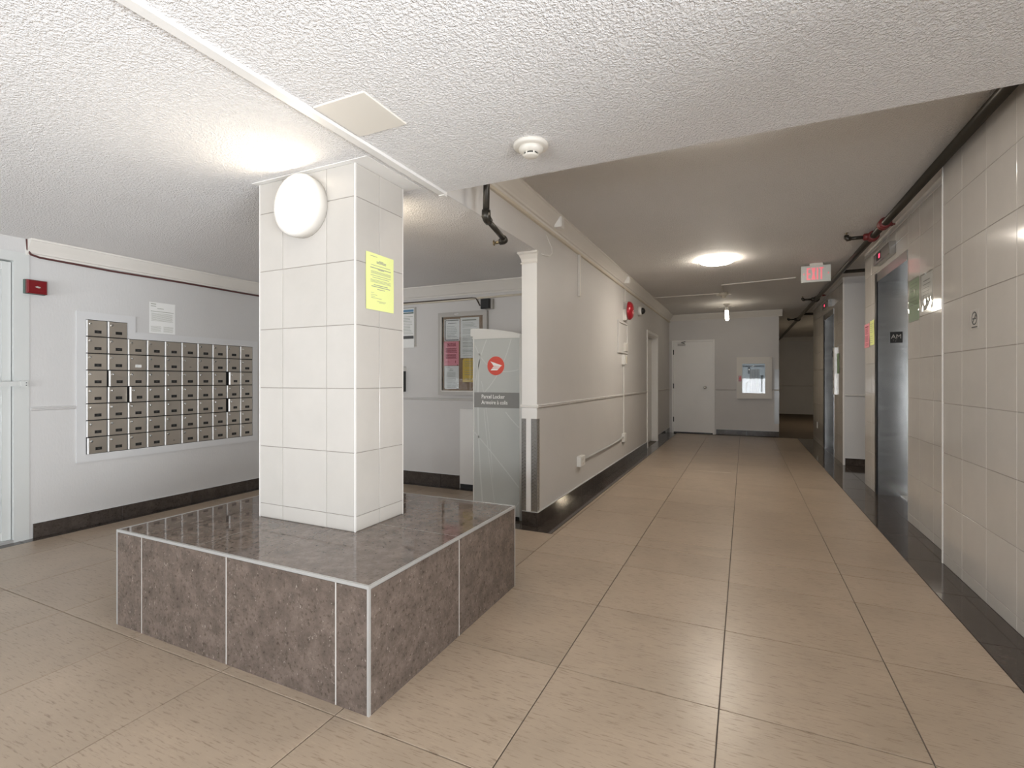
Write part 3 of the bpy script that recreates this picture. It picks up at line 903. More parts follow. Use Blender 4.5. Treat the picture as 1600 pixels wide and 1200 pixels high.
# ------------------------------------------------------------------ bulletin wall
T = faceY(YBB)
bb = thing('bulletin_board', T(-2.83, 1.04, 0), 'glazed bulletin board in a silver grey frame full of notices', 'bulletin board')
b0, b1, z0, z1 = -3.143, -2.52, 1.04, 1.965
box('cork_panel', T, b0 + .03, b1 - .03, z0 + .03, z1 - .03, .002, .018, M['cork'], bb)
fw = .05
for pts in ([(b0, z0), (b1, z0), (b1 - fw, z0 + fw), (b0 + fw, z0 + fw)], [(b0, z1), (b0 + fw, z1 - fw), (b1 - fw, z1 - fw), (b1, z1)],
            [(b0, z0), (b0 + fw, z0 + fw), (b0 + fw, z1 - fw), (b0, z1)], [(b1, z0), (b1, z1), (b1 - fw, z1 - fw), (b1 - fw, z0 + fw)]):
    poly('frame_side', T, pts, 0, .045, M['frame_silver'], bb)
for a0, a1, q0, q1 in ((b0 + fw, b1 - fw, z0 + fw - .012, z0 + fw), (b0 + fw - .012, b0 + fw, z0 + fw, z1 - fw)):
    box('inner_bead', T, a0, a1, q0, q1, .03, .05, M['trim'], bb)
box('lock_bar', T, -2.93, -2.87, z1 - .03, z1 - .018, .045, .05, M['chrome'], bb)
def pin(a, b): turned('push_pin', T(a, b, .022), (0, -1, 0), [(.005, 0), (.004, .006), (0, .007)], M['black'], bb, 8)
def pinned(name, a, b, w, h, m, lines, ink, c=.0195, label=None):
    return paper(name, T, a, b, w, h, M[m], label, 'notice', lines, ink, c)
pinned('certificate_sheet', -3.075, 1.645, .20, .245, 'paper', [(.06, .94, .93, .035), (.06, .94, .03, .035), (.04, .09, .03, .93), (.25, .8, .80, .02)] + textlines(7, .66, .2, .16, .86, .012, .3, 0), 'ink', label='white sheet with a dark zigzag border pinned in the bulletin board')
pinned('regulation_sheet', -2.865, 1.452, .24, .448, 'paper', [(.1, .85, .92, .03)] + textlines(26, .86, .05, .12, .88, .008, .4, 4), 'ink_soft', label='long white sheet pinned at the top of the bulletin board')
nt_ = pinned('pink_notice', -3.08, 1.37, .195, .27, 'paper_pink', [(.2, .82, .80, .03)] + textlines(12, .70, .24, .12, .88, .022, .1, 5) + [(.1, .35, .15, .012), (.76, .80, .10, .10)], 'ink_red', label='pink notice pinned on the cork of the bulletin board')
text('heading', 'NOTICE', T, -2.982, 1.60, .032, M['ink_red'], nt_, c=.0212, ext=.0003, align='CENTER', bold=.0012)
pinned('letter_sheet', -3.075, 1.105, .19, .26, 'paper', [(.1, .4, .93, .01), (.38, .55, .86, .015), (.34, .62, .80, .02)] + textlines(18, .72, .06, .16, .84, .010, .15, 6), 'ink_soft', label='white letter pinned below the pink notice')
pinned('gold_notice', -2.835, 1.185, .21, .26, 'paper_gold', textlines(9, .86, .12, .12, .88, .016, .3, 3), 'ink_soft', label='golden yellow sheet pinned low in the bulletin board')
for a, b in ((-3.06, 1.89), (-2.865, 1.73), (-2.90, 1.375), (-3.07, 1.11), (-2.90, 1.11), (-2.83, 1.44), (-2.55, 1.90)): pin(a, b)
box('cover_pane', T, b0 + fw, b1 - fw, z0 + fw, z1 - fw, .034, .037, M['glass'], bb)

pt = thing('framed_poster', T(-3.6, 1.585, 0), 'printed poster in a thin tan frame half hidden by the column', 'poster')
box('backing', T, -3.80, -3.475, 1.60, 2.06, 0, .016, M['frame_silver'], pt, .003)
box('sheet', T, -3.79, -3.495, 1.585, 2.045, .016, .019, M['paper'], pt)
for q, h_, m in ((2.005, .028, 'blue_print'), (1.985, .014, 'green_dk'), (1.69, .035, 'ink')):
    box('print_band', T, -3.785, -3.50, q, q + h_, .019, .0195, M[m], pt)
bm = bmesh.new()
for k in range(12): lb(bm, T, -3.78, -3.505 - random.random() * .05, 1.75 + k * .018, 1.754 + k * .018, .019, .0195)
obj('printed_text', bm, M['ink_soft'], pt)
sl = thing('drop_box', T(-3.68, 1.05, 0), 'black drop box with a pale lid on the wall behind the column', 'box')
box('body', T, -3.78, -3.625, 1.07, 1.31, 0, .10, M['black'], sl, .006)
box('lid', T, -3.785, -3.62, 1.31, 1.36, 0, .11, M['kiosk_rim'], sl, .01)

p = pipe('wall_conduit', [T(XM + .02, 2.105, .014), T(-3.0, 2.100, .014), T(XLb, 2.115, .014)], .011, M['cream_pipe']); tag(p, 'cream painted conduit under the crown above the bulletin board', 'conduit')
p = pipe('brown_cable', [T(XM + .03, 2.122, .020), T(-3.3, 2.112, .022), T(-2.72, 2.112, .02), T(-2.665, 2.105, .02), T(-2.64, 2.06, .02), T(-2.62, 2.025, .02), T(-2.575, 2.02, .02)], .007, M['cable_brown']); tag(p, 'brown cable looping into the black box beside the bulletin board', 'cable')
jb = thing('junction_box', T(-2.52, 1.975, 0), 'small black box under the crown near the bulletin board', 'box')
box('back_plate', T, -2.545, -2.452, 1.975, 2.085, 0, .04, M['frame_silver'], jb, .003)
box('cover', T, -2.583, -2.475, 1.978, 2.083, .04, .075, M['black'], jb, .006)
hp = thing('wall_hatch', T(-2.6, 0, 0), 'low white hatch panel below the chair rail behind the locker', 'door', kind='structure')  # hatch panel in the wall, not a full door
box('panel', T, -2.878, -2.25, .05, .885, .001, .012, M['white'], hp, .003)
box('top_moulding', T, -2.84, -2.25, .86, .868, .012, .02, M['white'], hp)
box('toe_gap', T, -2.875, -2.25, 0, .05, .0, .006, M['black'], hp)

# ------------------------------------------------------------------ parcel locker
KY = 3.90
T = faceY(KY)
k0, k1, kb = -2.213, -1.728, 4.74
pl = thing('parcel_locker', (-1.98, 4.3, 0), 'grey white parcel locker with red round logo beside the partition', 'locker')
wbox('body', k0 + .012, k1 - .012, KY + .02, kb, 0.02, 1.575, M['kiosk_rim'], pl)
wbox('plinth', k0 + .02, k1 - .02, KY + .03, kb, 0, .02, M['black'], pl)
box('face_panel', T, k0 + .012, k1 - .022, .03, 1.575, -.02, 0.004, M['kiosk'], pl)
box('side_rim', T, k0, k0 + .012, .0, 1.575, -.03, .008, M['kiosk_rim'], pl, .003)
bm = bmesh.new(); tube(bm, [T(k1 - .013, 0, -.003), T(k1 - .013, 1.60, -.003)], .016, 14); obj('side_rim', bm, M['kiosk_rim'], pl, smooth=True)
top = [(k0 - .022, 1.60), (k0 - .022, 1.672)]
for k in range(11):
    s = k / 10.0
    top.append((k0 - .01 + (k1 - k0 - .01) * s, 1.672 - .062 * s ** 1.7))
top += [(k1 + .0, 1.600), (k1 + .0, 1.575), (k0, 1.575), (k0, 1.60)]
poly('top_cap', T, top, -.84, .010, M['kiosk_rim'], pl)
for k in range(4):
    z = .06 + k * .375
    bx_ = wbox('locker_door', k0 + .002, k0 + .012, KY + .06, kb - .04, z, z + .365, M['kiosk_band'], pl)
    wbox('key_plate', k0 - .004, k0 + .002, KY + .10, KY + .14, z + .16, z + .20, M['chrome'], bx_)
# swirl print
def swirl(ctrl, w):
    bm = bmesh.new()
    P_ = []
    (x0_, y0_), (x1_, y1_), (x2_, y2_) = ctrl
    for k in range(19):
        s = k / 18
        P_.append(((1 - s) ** 2 * x0_ + 2 * s * (1 - s) * x1_ + s * s * x2_, (1 - s) ** 2 * y0_ + 2 * s * (1 - s) * y1_ + s * s * y2_))
    for (p, q) in zip(P_, P_[1:]):
        dx, dy = q[0] - p[0], q[1] - p[1]; L = math.hypot(dx, dy)
        nx, ny = -dy / L * w / 2, dx / L * w / 2
        f = [bm.verts.new(T(a, b, .0046)) for a, b in ((p[0] - nx, p[1] - ny), (q[0] - nx, q[1] - ny), (q[0] + nx, q[1] + ny), (p[0] + nx, p[1] + ny))]
        bm.faces.new(f)
    obj('swirl_print', bm, M['kiosk_line'], pl)
kx = lambda s: k0 + .014 + (k1 - k0 - .038) * s
swirl([(kx(.28), 1.57), (kx(.05), 1.35), (kx(.02), 1.12)], .008)
swirl([(kx(.82), 1.57), (kx(.62), 1.25), (kx(.18), 1.08)], .007)
swirl([(kx(.02), 1.52), (kx(.30), 1.22), (kx(.98), 1.30)], .006)
swirl([(kx(.12), 1.45), (kx(.02), .9), (kx(.20), .05)], .014)
swirl([(kx(.22), .95), (kx(.30), .6), (kx(.48), .05)], .006)
swirl([(kx(.01), .74), (kx(.45), .55), (kx(.99), .28)], .009)
swirl([(kx(.70), .93), (kx(.85), .85), (kx(.99), .80)], .009)
swirl([(kx(.78), .03), (kx(.9), .10), (kx(.99), .16)], .008)
swirl([(kx(.16), 1.20), (kx(.30), .98), (kx(.42), .35)], .005)
lc = (kx(.485), 1.335)
lr = .083
disc = poly('logo_disc', T, [(lc[0] + lr * math.cos(2 * math.pi * k / 40), lc[1] + lr * math.sin(2 * math.pi * k / 40)) for k in range(40)], .004, .0062, M['logo_red'], pl)
def lg(pts): return [(lc[0] + (x - 327) / 103 * lr, lc[1] - (y - 491) / 116 * lr) for x, y in pts]
bm = bmesh.new()
for pts in ([(262, 435), (406, 489), (390, 496), (300, 490)], [(303, 494), (390, 497), (381, 508), (296, 502)], [(292, 507), (377, 512), (368, 523), (285, 520)], [(280, 525), (364, 527), (345, 547), (264, 547)]):
    plate(bm, T, lg(pts), .0062, .0072)
obj('logo_wing', bm, M['logo_white'], disc)
bd = box('name_band', T, kx(0), kx(1), .965, 1.10, .004, .0058, M['kiosk_band'], pl)
text('lettering', 'Parcel Locker', T, kx(.165), 1.047, .048, M['logo_white'], bd, c=.0060, ext=.0004, sx=.86, bold=.0005)
text('lettering', 'Armoire \u00e0 colis', T, kx(.165), .996, .048, M['logo_white'], bd, c=.0060, ext=.0004, sx=.86, bold=.0005)

# ------------------------------------------------------------------ tread plate corner guards on the partition end
def guard(name, xa, xb, wrap_x, sgn, label):
    t = thing(name, ((xa + xb) / 2, YE - .008, .12), label, 'corner guard', 'tread plate guards on the partition end')
    T = faceY(YE - .006)
    box('front_leaf', T, xa, xb, .122, .889, 0, .003, M['plate'], t)
    box('side_leaf', faceXp(wrap_x) if sgn > 0 else Face((wrap_x, 0, 0), (0, 1, 0), (-1, 0, 0)), YE - .009, YE + .045, .122, .889, 0, .003, M['plate'], t)
    bm = bmesh.new()
    n = 27
    for k in range(n):
        z = .135 + k * .0277
        for q, (ca, ang) in enumerate((((xa + xb) / 2 - .0105, .8), ((xa + xb) / 2 + .0105, -.8))):
            zz = z + q * .0138
            d = (math.sin(ang) * .010, math.cos(ang) * .010); nn = (math.cos(ang) * .0026, -math.sin(ang) * .0026)
            plate(bm, T, [(ca - d[0], zz - d[1]), (ca + nn[0], zz + nn[1]), (ca + d[0], zz + d[1]), (ca - nn[0], zz - nn[1])], .003, .0055)
    tag(obj('tread_lugs', bm, M['plate_hi'], t), kind='stuff')
    bm = bmesh.new()
    TS = faceXp(wrap_x + .003) if sgn > 0 else Face((wrap_x - .003, 0, 0), (0, 1, 0), (-1, 0, 0))
    for k in range(n):
        z = .14 + k * .0277
        plate(bm, TS, [(YE + .005, z - .007), (YE + .0105, z + .001), (YE + .018, z + .007), (YE + .012, z - .001)], 0, .0025)
        plate(bm, TS, [(YE + .037, z + .007), (YE + .032, z + .015), (YE + .024, z + .021), (YE + .030, z + .012)], 0, .0025)
    tag(obj('tread_lugs', bm, M['plate_hi'], t), kind='stuff')
guard('corner_guard', XLb - .002, XLb + .038, XLb, -1, 'tread plate corner guard beside the parcel locker')
guard('corner_guard', XL - .052, XL + .002, XL, 1, 'tread plate corner guard at the corridor side of the partition end')

# ------------------------------------------------------------------ lobby ceiling and column items
T = Down((0, 0, ZC))
o = box('ceiling_panel', T, -1.520, -1.268, 1.420, 1.676, 0, .006, M['smoke'], None, .002); tag(o, 'square ivory cover plate on the lobby ceiling beside the column', 'panel')
sd = thing('smoke_detector', (-0.873, 2.065, ZC), 'round ivory smoke detector on the lobby ceiling', 'smoke detector')
c = (-0.873, 2.065, ZC)
turned('mounting_base', c, (0, 0, -1), [(.078, 0), (.080, .003), (.080, .014), (.070, .019), (.0, .019)], M['smoke'], sd, 40)
turned('housing', c, (0, 0, -1), [(.056, .018), (.054, .030), (.044, .040), (.034, .043)], M['smoke'], sd, 36)
turned('vent_ring', c, (0, 0, -1), [(.031, .040), (.031, .050)], M['black'], sd, 32)
turned('sensor_cap', c, (0, 0, -1), [(.034, .050), (.034, .054), (.028, .058), (0, .059)], M['smoke'], sd, 32)
for k in range(6):
    an = k * math.pi / 3 + .3
    x, y = c[0] + .033 * math.cos(an), c[1] + .033 * math.sin(an)
    wbox('vent_rib', x - .003, x + .003, y - .003, y + .003, ZC - .052, ZC - .040, M['smoke'], sd)
T = faceXp(CX1)
paper('yellow_notice', T, 1.940, 1.573, .216, .290, M['paper_yellow'], 'lime yellow typed notice taped to the side of the column', 'notice',
      [(.13, .38, .94, .008), (.45, .60, .875, .012), (.36, .70, .855, .014), (.36, .70, .835, .012), (.16, .86, .785, .008), (.14, .88, .735, .014), (.42, .62, .72, .012)] +
      [(.16, .88, .68 - k * .018, .006) for k in range(3)] + [(.15, .88, .605, .008), (.22, .82, .57, .008)] + [(.15, .88, .53 - k * .02, .006) for k in range(3)] +
      [(.26, .76, .44, .012), (.18, .85, .41, .012), (.38, .66, .37, .01), (.16, .28, .30, .005), (.16, .38, .265, .005), (.16, .30, .235, .005), (.17, .54, .21, .006), (.38, .70, .16, .006), (.45, .65, .14, .006)], 'ink_soft', .002, curl=.002)

# sprinkler drop by the bulkhead
sp = thing('sprinkler_drop', (-1.42, 2.66, ZK), 'dark iron sprinkler pipe dropping beside the bulkhead', 'pipe')
pipe('drop_pipe', [(-1.40, 2.64, ZK - .01), (-1.415, 2.65, 2.21)], .020, M['pipe'], sp)
pipe('elbow', [(-1.414, 2.65, 2.24), (-1.415, 2.651, 2.205), (-1.415, 2.665, 2.19), (-1.415, 2.69, 2.182)], [.027, .028, .028, .026], M['pipe'], sp)
pipe('arm_pipe', [(-1.415, 2.68, 2.184), (-1.415, 2.90, 2.128)], .017, M['pipe'], sp)
pipe('elbow', [(-1.415, 2.885, 2.132), (-1.417, 2.91, 2.124), (-1.43, 2.918, 2.122), (-1.455, 2.918, 2.12)], [.022, .024, .023, .021], M['pipe'], sp)
pipe('nozzle', [(-1.45, 2.918, 2.12), (-1.485, 2.918, 2.118)], .010, M['brass'], sp)
turned('deflector', (-1.497, 2.918, 2.118), (-1, 0, 0), [(.002, -.012), (.004, -.002), (.018, 0), (.018, .002), (0, .002)], M['brass'], sp, 14)

# ------------------------------------------------------------------ items on the long corridor wall
T = faceXp(XL)
o = box('cable_raceway', T, 4.905, 4.945, 2.07, 2.50, 0, .022, M['trim'], None, .004); tag(o, 'short vertical cream cable raceway below the crown', 'raceway')
for k, (y, z) in enumerate(((4.10, 2.60), (6.9, 2.595))):
    o = box('cable_clip', T, y, y + .09, z - .05, z + .05, .04, .105, M['white'], None, .01)
    tag(o, ('white clip block on the crown near the loose wire', 'white clip block on the crown near the red bell')[k], 'clip', 'clips on the corridor crown')
o = pipe('loose_wire', [T(4.00, 2.46, .004), T(4.02, 2.42, .014), T(4.09, 2.37, .02), T(4.10, 2.325, .02), T(4.05, 2.29, .016), T(3.95, 2.275, .01), T(3.88, 2.27, .004)], .0035, M['white']); tag(o, 'thin white wire curling down to the capital', 'wire')
bl = thing('fire_bell', T(7.1, 2.19, 0), 'round red fire alarm bell on the corridor wall', 'bell')
box('back_box', T, 7.03, 7.17, 2.07, 2.31, 0, .055, M['frame_silver'], bl, .004)
turned('gong', T(7.1, 2.19, .055), (1, 0, 0), [(.03, 0), (.128, .002), (.132, .012), (.125, .035), (.10, .058), (.06, .070), (0, .074)], M['red'], bl, 40)
turned('gong_nut', T(7.1, 2.19, .128), (1, 0, 0), [(.016, 0), (.016, .008), (.008, .014), (0, .015)], M['chrome'], bl, 12)
bm = bmesh.new(); tube(bm, [T(7.06, 2.31, .012), T(7.06, 2.50, .012)], .008, 8); obj('feed_conduit', bm, M['trim'], bl)
box('feed_box', T, 6.99, 7.05, 2.045, 2.20, 0, .05, M['trim'], bl, .004)
cm = thing('security_camera', T(8.1, 2.31, 0), 'small white and black dome camera beside the bell', 'camera')
turned('housing', T(8.1, 2.31, 0), (1, 0, 0), [(.075, 0), (.075, .045), (.066, .06), (0, .06)], M['white'], cm, 28)
turned('lens_dome', T(8.1, 2.31, .055), (1, 0, 0), [(.055, 0), (.052, .025), (.038, .045), (.018, .055), (0, .057)], M['black'], cm, 24)
turned('lens_ring', T(8.1, 2.31, .112), (1, 0, 0), [(.012, 0), (.012, .004), (.006, .005), (0, .005)], M['chrome'], cm, 14)
ap = thing('wall_panel', T(6.95, 1.57, 0), 'shallow painted access panel under the bell', 'panel')
for a0, a1, q0, q1 in ((6.65, 7.25, 1.99, 2.02), (6.65, 7.25, 1.575, 1.605), (6.65, 6.70, 1.605, 1.99), (7.20, 7.25, 1.605, 1.99)):
    box('panel_frame', T, a0, a1, q0, q1, 0, .02, M['wall_warm'], ap, .004)
box('panel_cover', T, 6.70, 7.20, 1.605, 1.99, 0, .006, M['wall_warm'], ap)
box('small_cover', T, 7.02, 7.20, 1.61, 1.73, .006, .03, M['trim'], ap, .004)
sw = thing('raceway_box', T(7.0, .35, 0), 'ivory switch box with conduit running down to two outlet boxes', 'outlet')
box('switch_box', T, 6.93, 7.09, 1.42, 1.56, 0, .04, M['ivory'], sw, .005)
box('switch_plate', T, 7.02, 7.08, 1.44, 1.54, .04, .043, M['cream_pipe'], sw)
bm = bmesh.new(); tube(bm, [T(6.99, 1.42, .01), T(6.99, .44, .01)], .009, 8); obj('drop_conduit', bm, M['ivory'], sw)
box('outlet_box', T, 6.93, 7.07, .335, .455, 0, .035, M['ivory'], sw, .006)
bm = bmesh.new(); tube(bm, [T(6.94, .405, .014), T(6.6, .385, .014), T(6.0, .375, .014), T(5.3, .372, .014), T(5.0, .372, .014)], .012, 8); obj('floor_conduit', bm, M['cond_grey'], sw)
b_ = box('outlet_box', T, 4.865, 5.02, .322, .425, 0, .045, M['ivory'], sw, .006)
for z in (.350, .390):
    box('socket_face', T, 4.92, 4.97, z - .012, z + .012, .045, .047, M['trim'], b_)

# side door in that wall
d2 = thing('door_2', T(9.475, 0, -.1), 'white side door set back in the long corridor wall', 'door', kind='structure')
box('door_leaf', T, 8.95, 10.0, .012, 2.0, -.145, -.105, M['white'], d2)
for a0, a1 in ((8.93, 8.95), (10.0, 10.02)):
    box('jamb', T, a0, a1, 0, 2.03, -.15, 0.002, M['white'], d2)
box('head_jamb', T, 8.95, 10.0, 2.01, 2.03, -.15, .002, M['white'], d2)
for a0, a1, q0, q1 in ((8.88, 8.935, 0, 2.08), (10.015, 10.07, 0, 2.08), (8.935, 10.015, 2.025, 2.08)):
    box('casing', T, a0, a1, q0, q1, .0005, .016, M['white'], d2, .004)
kn = turned('knob', T(9.06, 1.03, -.105), (1, 0, 0), [(.03, 0), (.03, .006), (.012, .012), (.012, .04), (.026, .052), (.028, .068), (.018, .08), (0, .082)], M['chrome'], d2, 20)
turned('deadbolt', T(9.06, 1.53, -.105), (1, 0, 0), [(.026, 0), (.026, .012), (.02, .018), (0, .019)], M['steel_dk'], d2, 18)

# ------------------------------------------------------------------ end wall
T = faceY(YB)
d3 = thing('door_3', T(-1.04, 0, 0), 'plain white door in the end wall of the corridor', 'door', kind='structure')
q0, q1, qh = -1.49, -.585, 2.085
box('door_leaf', T, q0 + .035, q1 - .035, .03, qh - .035, .001, .02, M['white'], d3, .002)
for a0, a1, z0, z1 in ((q0, q0 + .04, 0, qh), (q1 - .04, q1, 0, qh), (q0 + .04, q1 - .04, qh - .04, qh)):
    box('door_frame', T, a0, a1, z0, z1, 0, .045, M['white'], d3, .004)
box('sill_gap', T, q0 + .04, q1 - .04, 0, .03, 0, .012, M['black'], d3)
for z in (1.82, 1.06, .31):
    box('hinge', T, q0 + .030, q0 + .048, z - .055, z + .055, .02, .05, M['steel_dk'], d3)
turned('knob', T(-.785, 1.03, .02), (0, -1, 0), [(.034, 0), (.034, .006), (.013, .012), (.013, .04), (.028, .052), (.030, .068), (.018, .08), (0, .082)], M['chrome'], d3, 20)
cl = box('closer_body', T, -1.36, -1.20, 1.965, 2.005, .02, .065, M['frame_silver'], d3, .006)
bm = bmesh.new(); tube(bm, [T(-1.22, 2.012, .045), T(-1.28, 2.03, .10), T(-1.20, 2.055, .05)], .008, 6); obj('closer_arm', bm, M['steel_dk'], cl)

hc = thing('hose_cabinet', T(.19, .80, 0), 'white framed fire hose cabinet with a glass window', 'cabinet')
h0, h1, hz0, hz1 = -.15, .525, .80, 1.68
g0, g1, gz0, gz1 = -.04, .395, .92, 1.54
box('inner_back', T, g0, g1, gz0, gz1, .001, .004, M['cab_in'], hc)
for a0, a1, z0, z1 in ((h0, g0, hz0, hz1), (g1, h1 - .04, hz0, hz1), (g0, g1, hz0, gz0), (g0, g1, gz1, hz1)):
    box('cabinet_frame', T, a0, a1, z0, z1, 0, .09, M['trim'], hc)
box('outer_edge', T, h1 - .04, h1, hz0 - .01, hz1 + .01, 0, .07, M['trim'], hc)
bm = bmesh.new()
for k in range(7):
    a = .115 + k * .026
    tube(bm, [T(a, gz0 + .02, .04), T(a + .004 * (-1) ** k, 1.2, .045), T(a, 1.42, .04)], .014, 6)
obj('folded_hose', bm, M['hose'], hc)
bm = bmesh.new(); tube(bm, [T(.02, .94, .05), T(.05, 1.12, .055), T(.10, 1.20, .05), T(.13, 1.08, .05), T(.12, .95, .05)], .022, 8); obj('hose_loop', bm, M['hose'], hc, smooth=True)
bm = bmesh.new(); tube(bm, [T(-.03, 1.49, .05), T(.38, 1.49, .05)], .016, 8); tube(bm, [T(.09, 1.49, .05), T(.09, 1.33, .05)], .022, 8); obj('valve_pipe', bm, M['chrome'], hc, smooth=True)
bm = bmesh.new(); tube(bm, [T(.33, .95, .05), T(.335, 1.30, .05)], .03, 10); obj('nozzle', bm, M['cab_in'], hc, smooth=True)
box('window_pane', T, g0, g1, gz0, gz1, .075, .079, M['glass'], hc)
box('pull_label', T, -.115, -.055, 1.165, 1.285, .09, .094, M['red'], hc)
box('label_print', T, -.10, -.07, 1.20, 1.25, .094, .0945, M['logo_red'], hc)
o = box('plastic_guard', T, .57, XBE + .003, .28, 1.42, .0005, .004, M['guard'], None, .001); tag(o, 'scuffed clear plastic strip at the edge of the end wall', 'guard')

# ------------------------------------------------------------------ elevators
def elevator(name, ea, eb, label, ind):
    t = thing(name, (X2 + .15, (ea + eb) / 2, 0), label, 'elevator', kind='structure')
    TF = faceXn(X2 + .001)
    for a0, a1 in ((ea, ea + .006), (eb - .03, eb)):
        wbox('jamb', X2 - .002, X2 + .30, a0, a1, 0, EH, M['steel'], t)
    wbox('head', X2 - .006, X2 + .30, ea + .006, eb - .03, EH - .09, EH, M['steel'], t)
    wbox('jamb_edge', X2 - .009, X2 + .004, eb - .036, eb + .035, 0, EH, M['steel_dk'], t)
    mid = (ea + eb) / 2
    for a0, a1 in ((ea + .006, mid - .002), (mid + .002, eb - .03)):
        wbox('door_panel', X2 + .275, X2 + .30, a0, a1, .012, EH - .09, M['steel'], t)
    wbox('sill', X2 + .20, X2 + .33, ea + .006, eb - .03, 0, .012, M['alu'], t)
    i0, i1, iz0, iz1 = ind
    ib = box('indicator', faceXn(X2), i0, i1, iz0, iz1, 0, .055, M['steel'], t, .004)
    box('display', faceXn(X2), (i0 + i1) / 2 + .0, (i0 + i1) / 2 + .17, iz0 + .025, iz1 - .02, .055, .057, M['black'], ib)
    for dy in (.03, .06):
        box('lit_segment', faceXn(X2), (i0 + i1) / 2 + dy, (i0 + i1) / 2 + dy + .014, iz0 + .04, iz1 - .035, .057, .0585, M['led_red'], ib)
    return t
e1 = elevator('door_4', E1a, E1b, 'stainless steel elevator doorway with the AM floor plate', (5.66, 6.26, 2.385, 2.50))
T = faceY(E1b - .03)
am = box('floor_plate', T, 1.378, 1.484, 1.595, 1.71, 0, .004, M['black'], e1)
text('lettering', 'AM', T, 1.431, 1.640, .062, M['frame_silver'], am, c=.0042, ext=.0008, align='CENTER', sx=1.0)
bm = bmesh.new()
for k, (a, b) in enumerate(((0, 0), (0, .008), (.02, 0), (.028, .008), (.02, -.008))): lb(bm, T, 1.405 + a, 1.408 + a, 1.618 + b, 1.621 + b, .004, .0055)
obj('braille_dots', bm, M['frame_silver'], am)
e2 = elevator('door_5', E2a, E2b, 'stainless steel doorway of the farther elevator', (9.38, 9.98, 2.385, 2.50))
T = faceY(E2b - .03)
box('floor_plate', T, 1.378, 1.484, 1.60, 1.71, 0, .004, M['black'], e2)
cs = thing('call_station', (X2, 8.98, 1.0), 'tall steel elevator call button panel between the elevators', 'panel')
box('face_plate', faceXn(X2), 8.93, 9.06, .98, 1.70, 0, .03, M['mail_lip'], cs, .004)
for k in range(3):
    turned('button', (X2 - .03, 8.995, 1.10 + k * .12), (-1, 0, 0), [(.02, 0), (.018, .008), (0, .009)], M['chrome'], cs, 14)

# papers on the right-hand walls
T = faceXn(X2)
R = flip(T)
def sleeve_paper(name, y0, y1, z0, z1, m, label, lines):
    t = thing(name, ((X2), (y0 + y1) / 2, z0), label, 'notice')
    paper('sheet', R, -y1, z0, y1 - y0, z1 - z0, M[m], None, lines=lines, parent=t, c=.001)
    bm = bmesh.new()
    n = 10
    gr = [[bm.verts.new(R(-y1 - .008 + (y1 - y0 + .016) * i / n, z0 - .01 + (z1 - z0 + .02) * j / n, .004 + random.random() * .0025)) for j in range(n + 1)] for i in range(n + 1)]
    for i in range(n):
        for j in range(n):
            bm.faces.new((gr[i][j], gr[i + 1][j], gr[i + 1][j + 1], gr[i][j + 1]))
    obj('plastic_sleeve', bm, M['sleeve'], t, smooth=True)
sleeve_paper('green_notice', 4.99, 5.25, 1.70, 2.04, 'paper_green', 'green notice in a crinkled plastic sleeve beside the elevator', textlines(8, .9, .3, .1, .9, .012, .3, 3))
sleeve_paper('white_notice', 4.68, 4.93, 1.76, 2.03, 'paper', 'white notice in a crinkled plastic sleeve beside the green one', [(.2, .8, .80, .03), (.15, .85, .70, .02)] + textlines(6, .6, .1, .1, .9, .012, .3, 3))
paper('pink_sheet', R, -6.955, 1.575, .245, .27, M['paper_pink'], 'pink notice taped on the tiled pier beside the elevator', 'notice', [(.2, .8, .85, .04)] + textlines(14, .78, .1, .2, .85, .015, .3, 5), 'ink_red', curl=.004)
paper('yellow_sheet', R, -6.69, 1.59, .20, .27, M['paper_yellow'], 'yellow notice taped on the tiled pier beside the pink one', 'notice', textlines(10, .85, .1, .15, .85, .012, .3, 5), 'ink_soft', curl=.004)
paper('green_sheet', R, -8.86, 1.30, .20, .30, M['paper_green'], 'green notice taped to the tiles near the call button panel', 'notice', (), 'ink', curl=.003)

T = faceXn(X1); R1 = flip(T)
ns = thing('no_smoking_sticker', (X1, 3.683, 1.505), 'small grey no smoking sticker on the tiled wall', 'sticker')
box('sticker', T, 3.63, 3.738, 1.505, 1.617, 0, .001, M['frame_silver'], ns)
bm = bmesh.new()
cc = (3.684, 1.566)
for k in range(28):
    a0, a1 = 2 * math.pi * k / 28, 2 * math.pi * (k + 1) / 28
    plate(bm, T, [(cc[0] + .038 * math.cos(a0), cc[1] + .038 * math.sin(a0)), (cc[0] + .038 * math.cos(a1), cc[1] + .038 * math.sin(a1)), (cc[0] + .031 * math.cos(a1), cc[1] + .031 * math.sin(a1)), (cc[0] + .031 * math.cos(a0), cc[1] + .031 * math.sin(a0))], .001, .0016)
plate(bm, T, [(cc[0] - .026, cc[1] + .021), (cc[0] - .021, cc[1] + .026), (cc[0] + .026, cc[1] - .021), (cc[0] + .021, cc[1] - .026)], .001, .0016)
obj('ban_ring', bm, M['ink'], ns)
bm = bmesh.new(); lb(bm, T, cc[0] - .024, cc[0] + .024, cc[1] - .006, cc[1] + .002, .001, .0014); lb(bm, T, cc[0] - .026, cc[0] - .02, cc[1] + .004, cc[1] + .018, .001, .0014)
lb(bm, T, 3.645, 3.722, 1.512, 1.519, .001, .0014)
obj('cigarette_mark', bm, M['ink'], ns)
ou = thing('wall_outlet', (X2, 11.1, .30), 'small white outlet plate low on the farther tiled wall', 'outlet')
box('plate', faceXn(X2), 11.07, 11.15, .275, .395, 0, .006, M['ivory'], ou, .002)
box('socket_face', faceXn(X2), 11.09, 11.13, .30, .37, .006, .008, M['white'], ou)

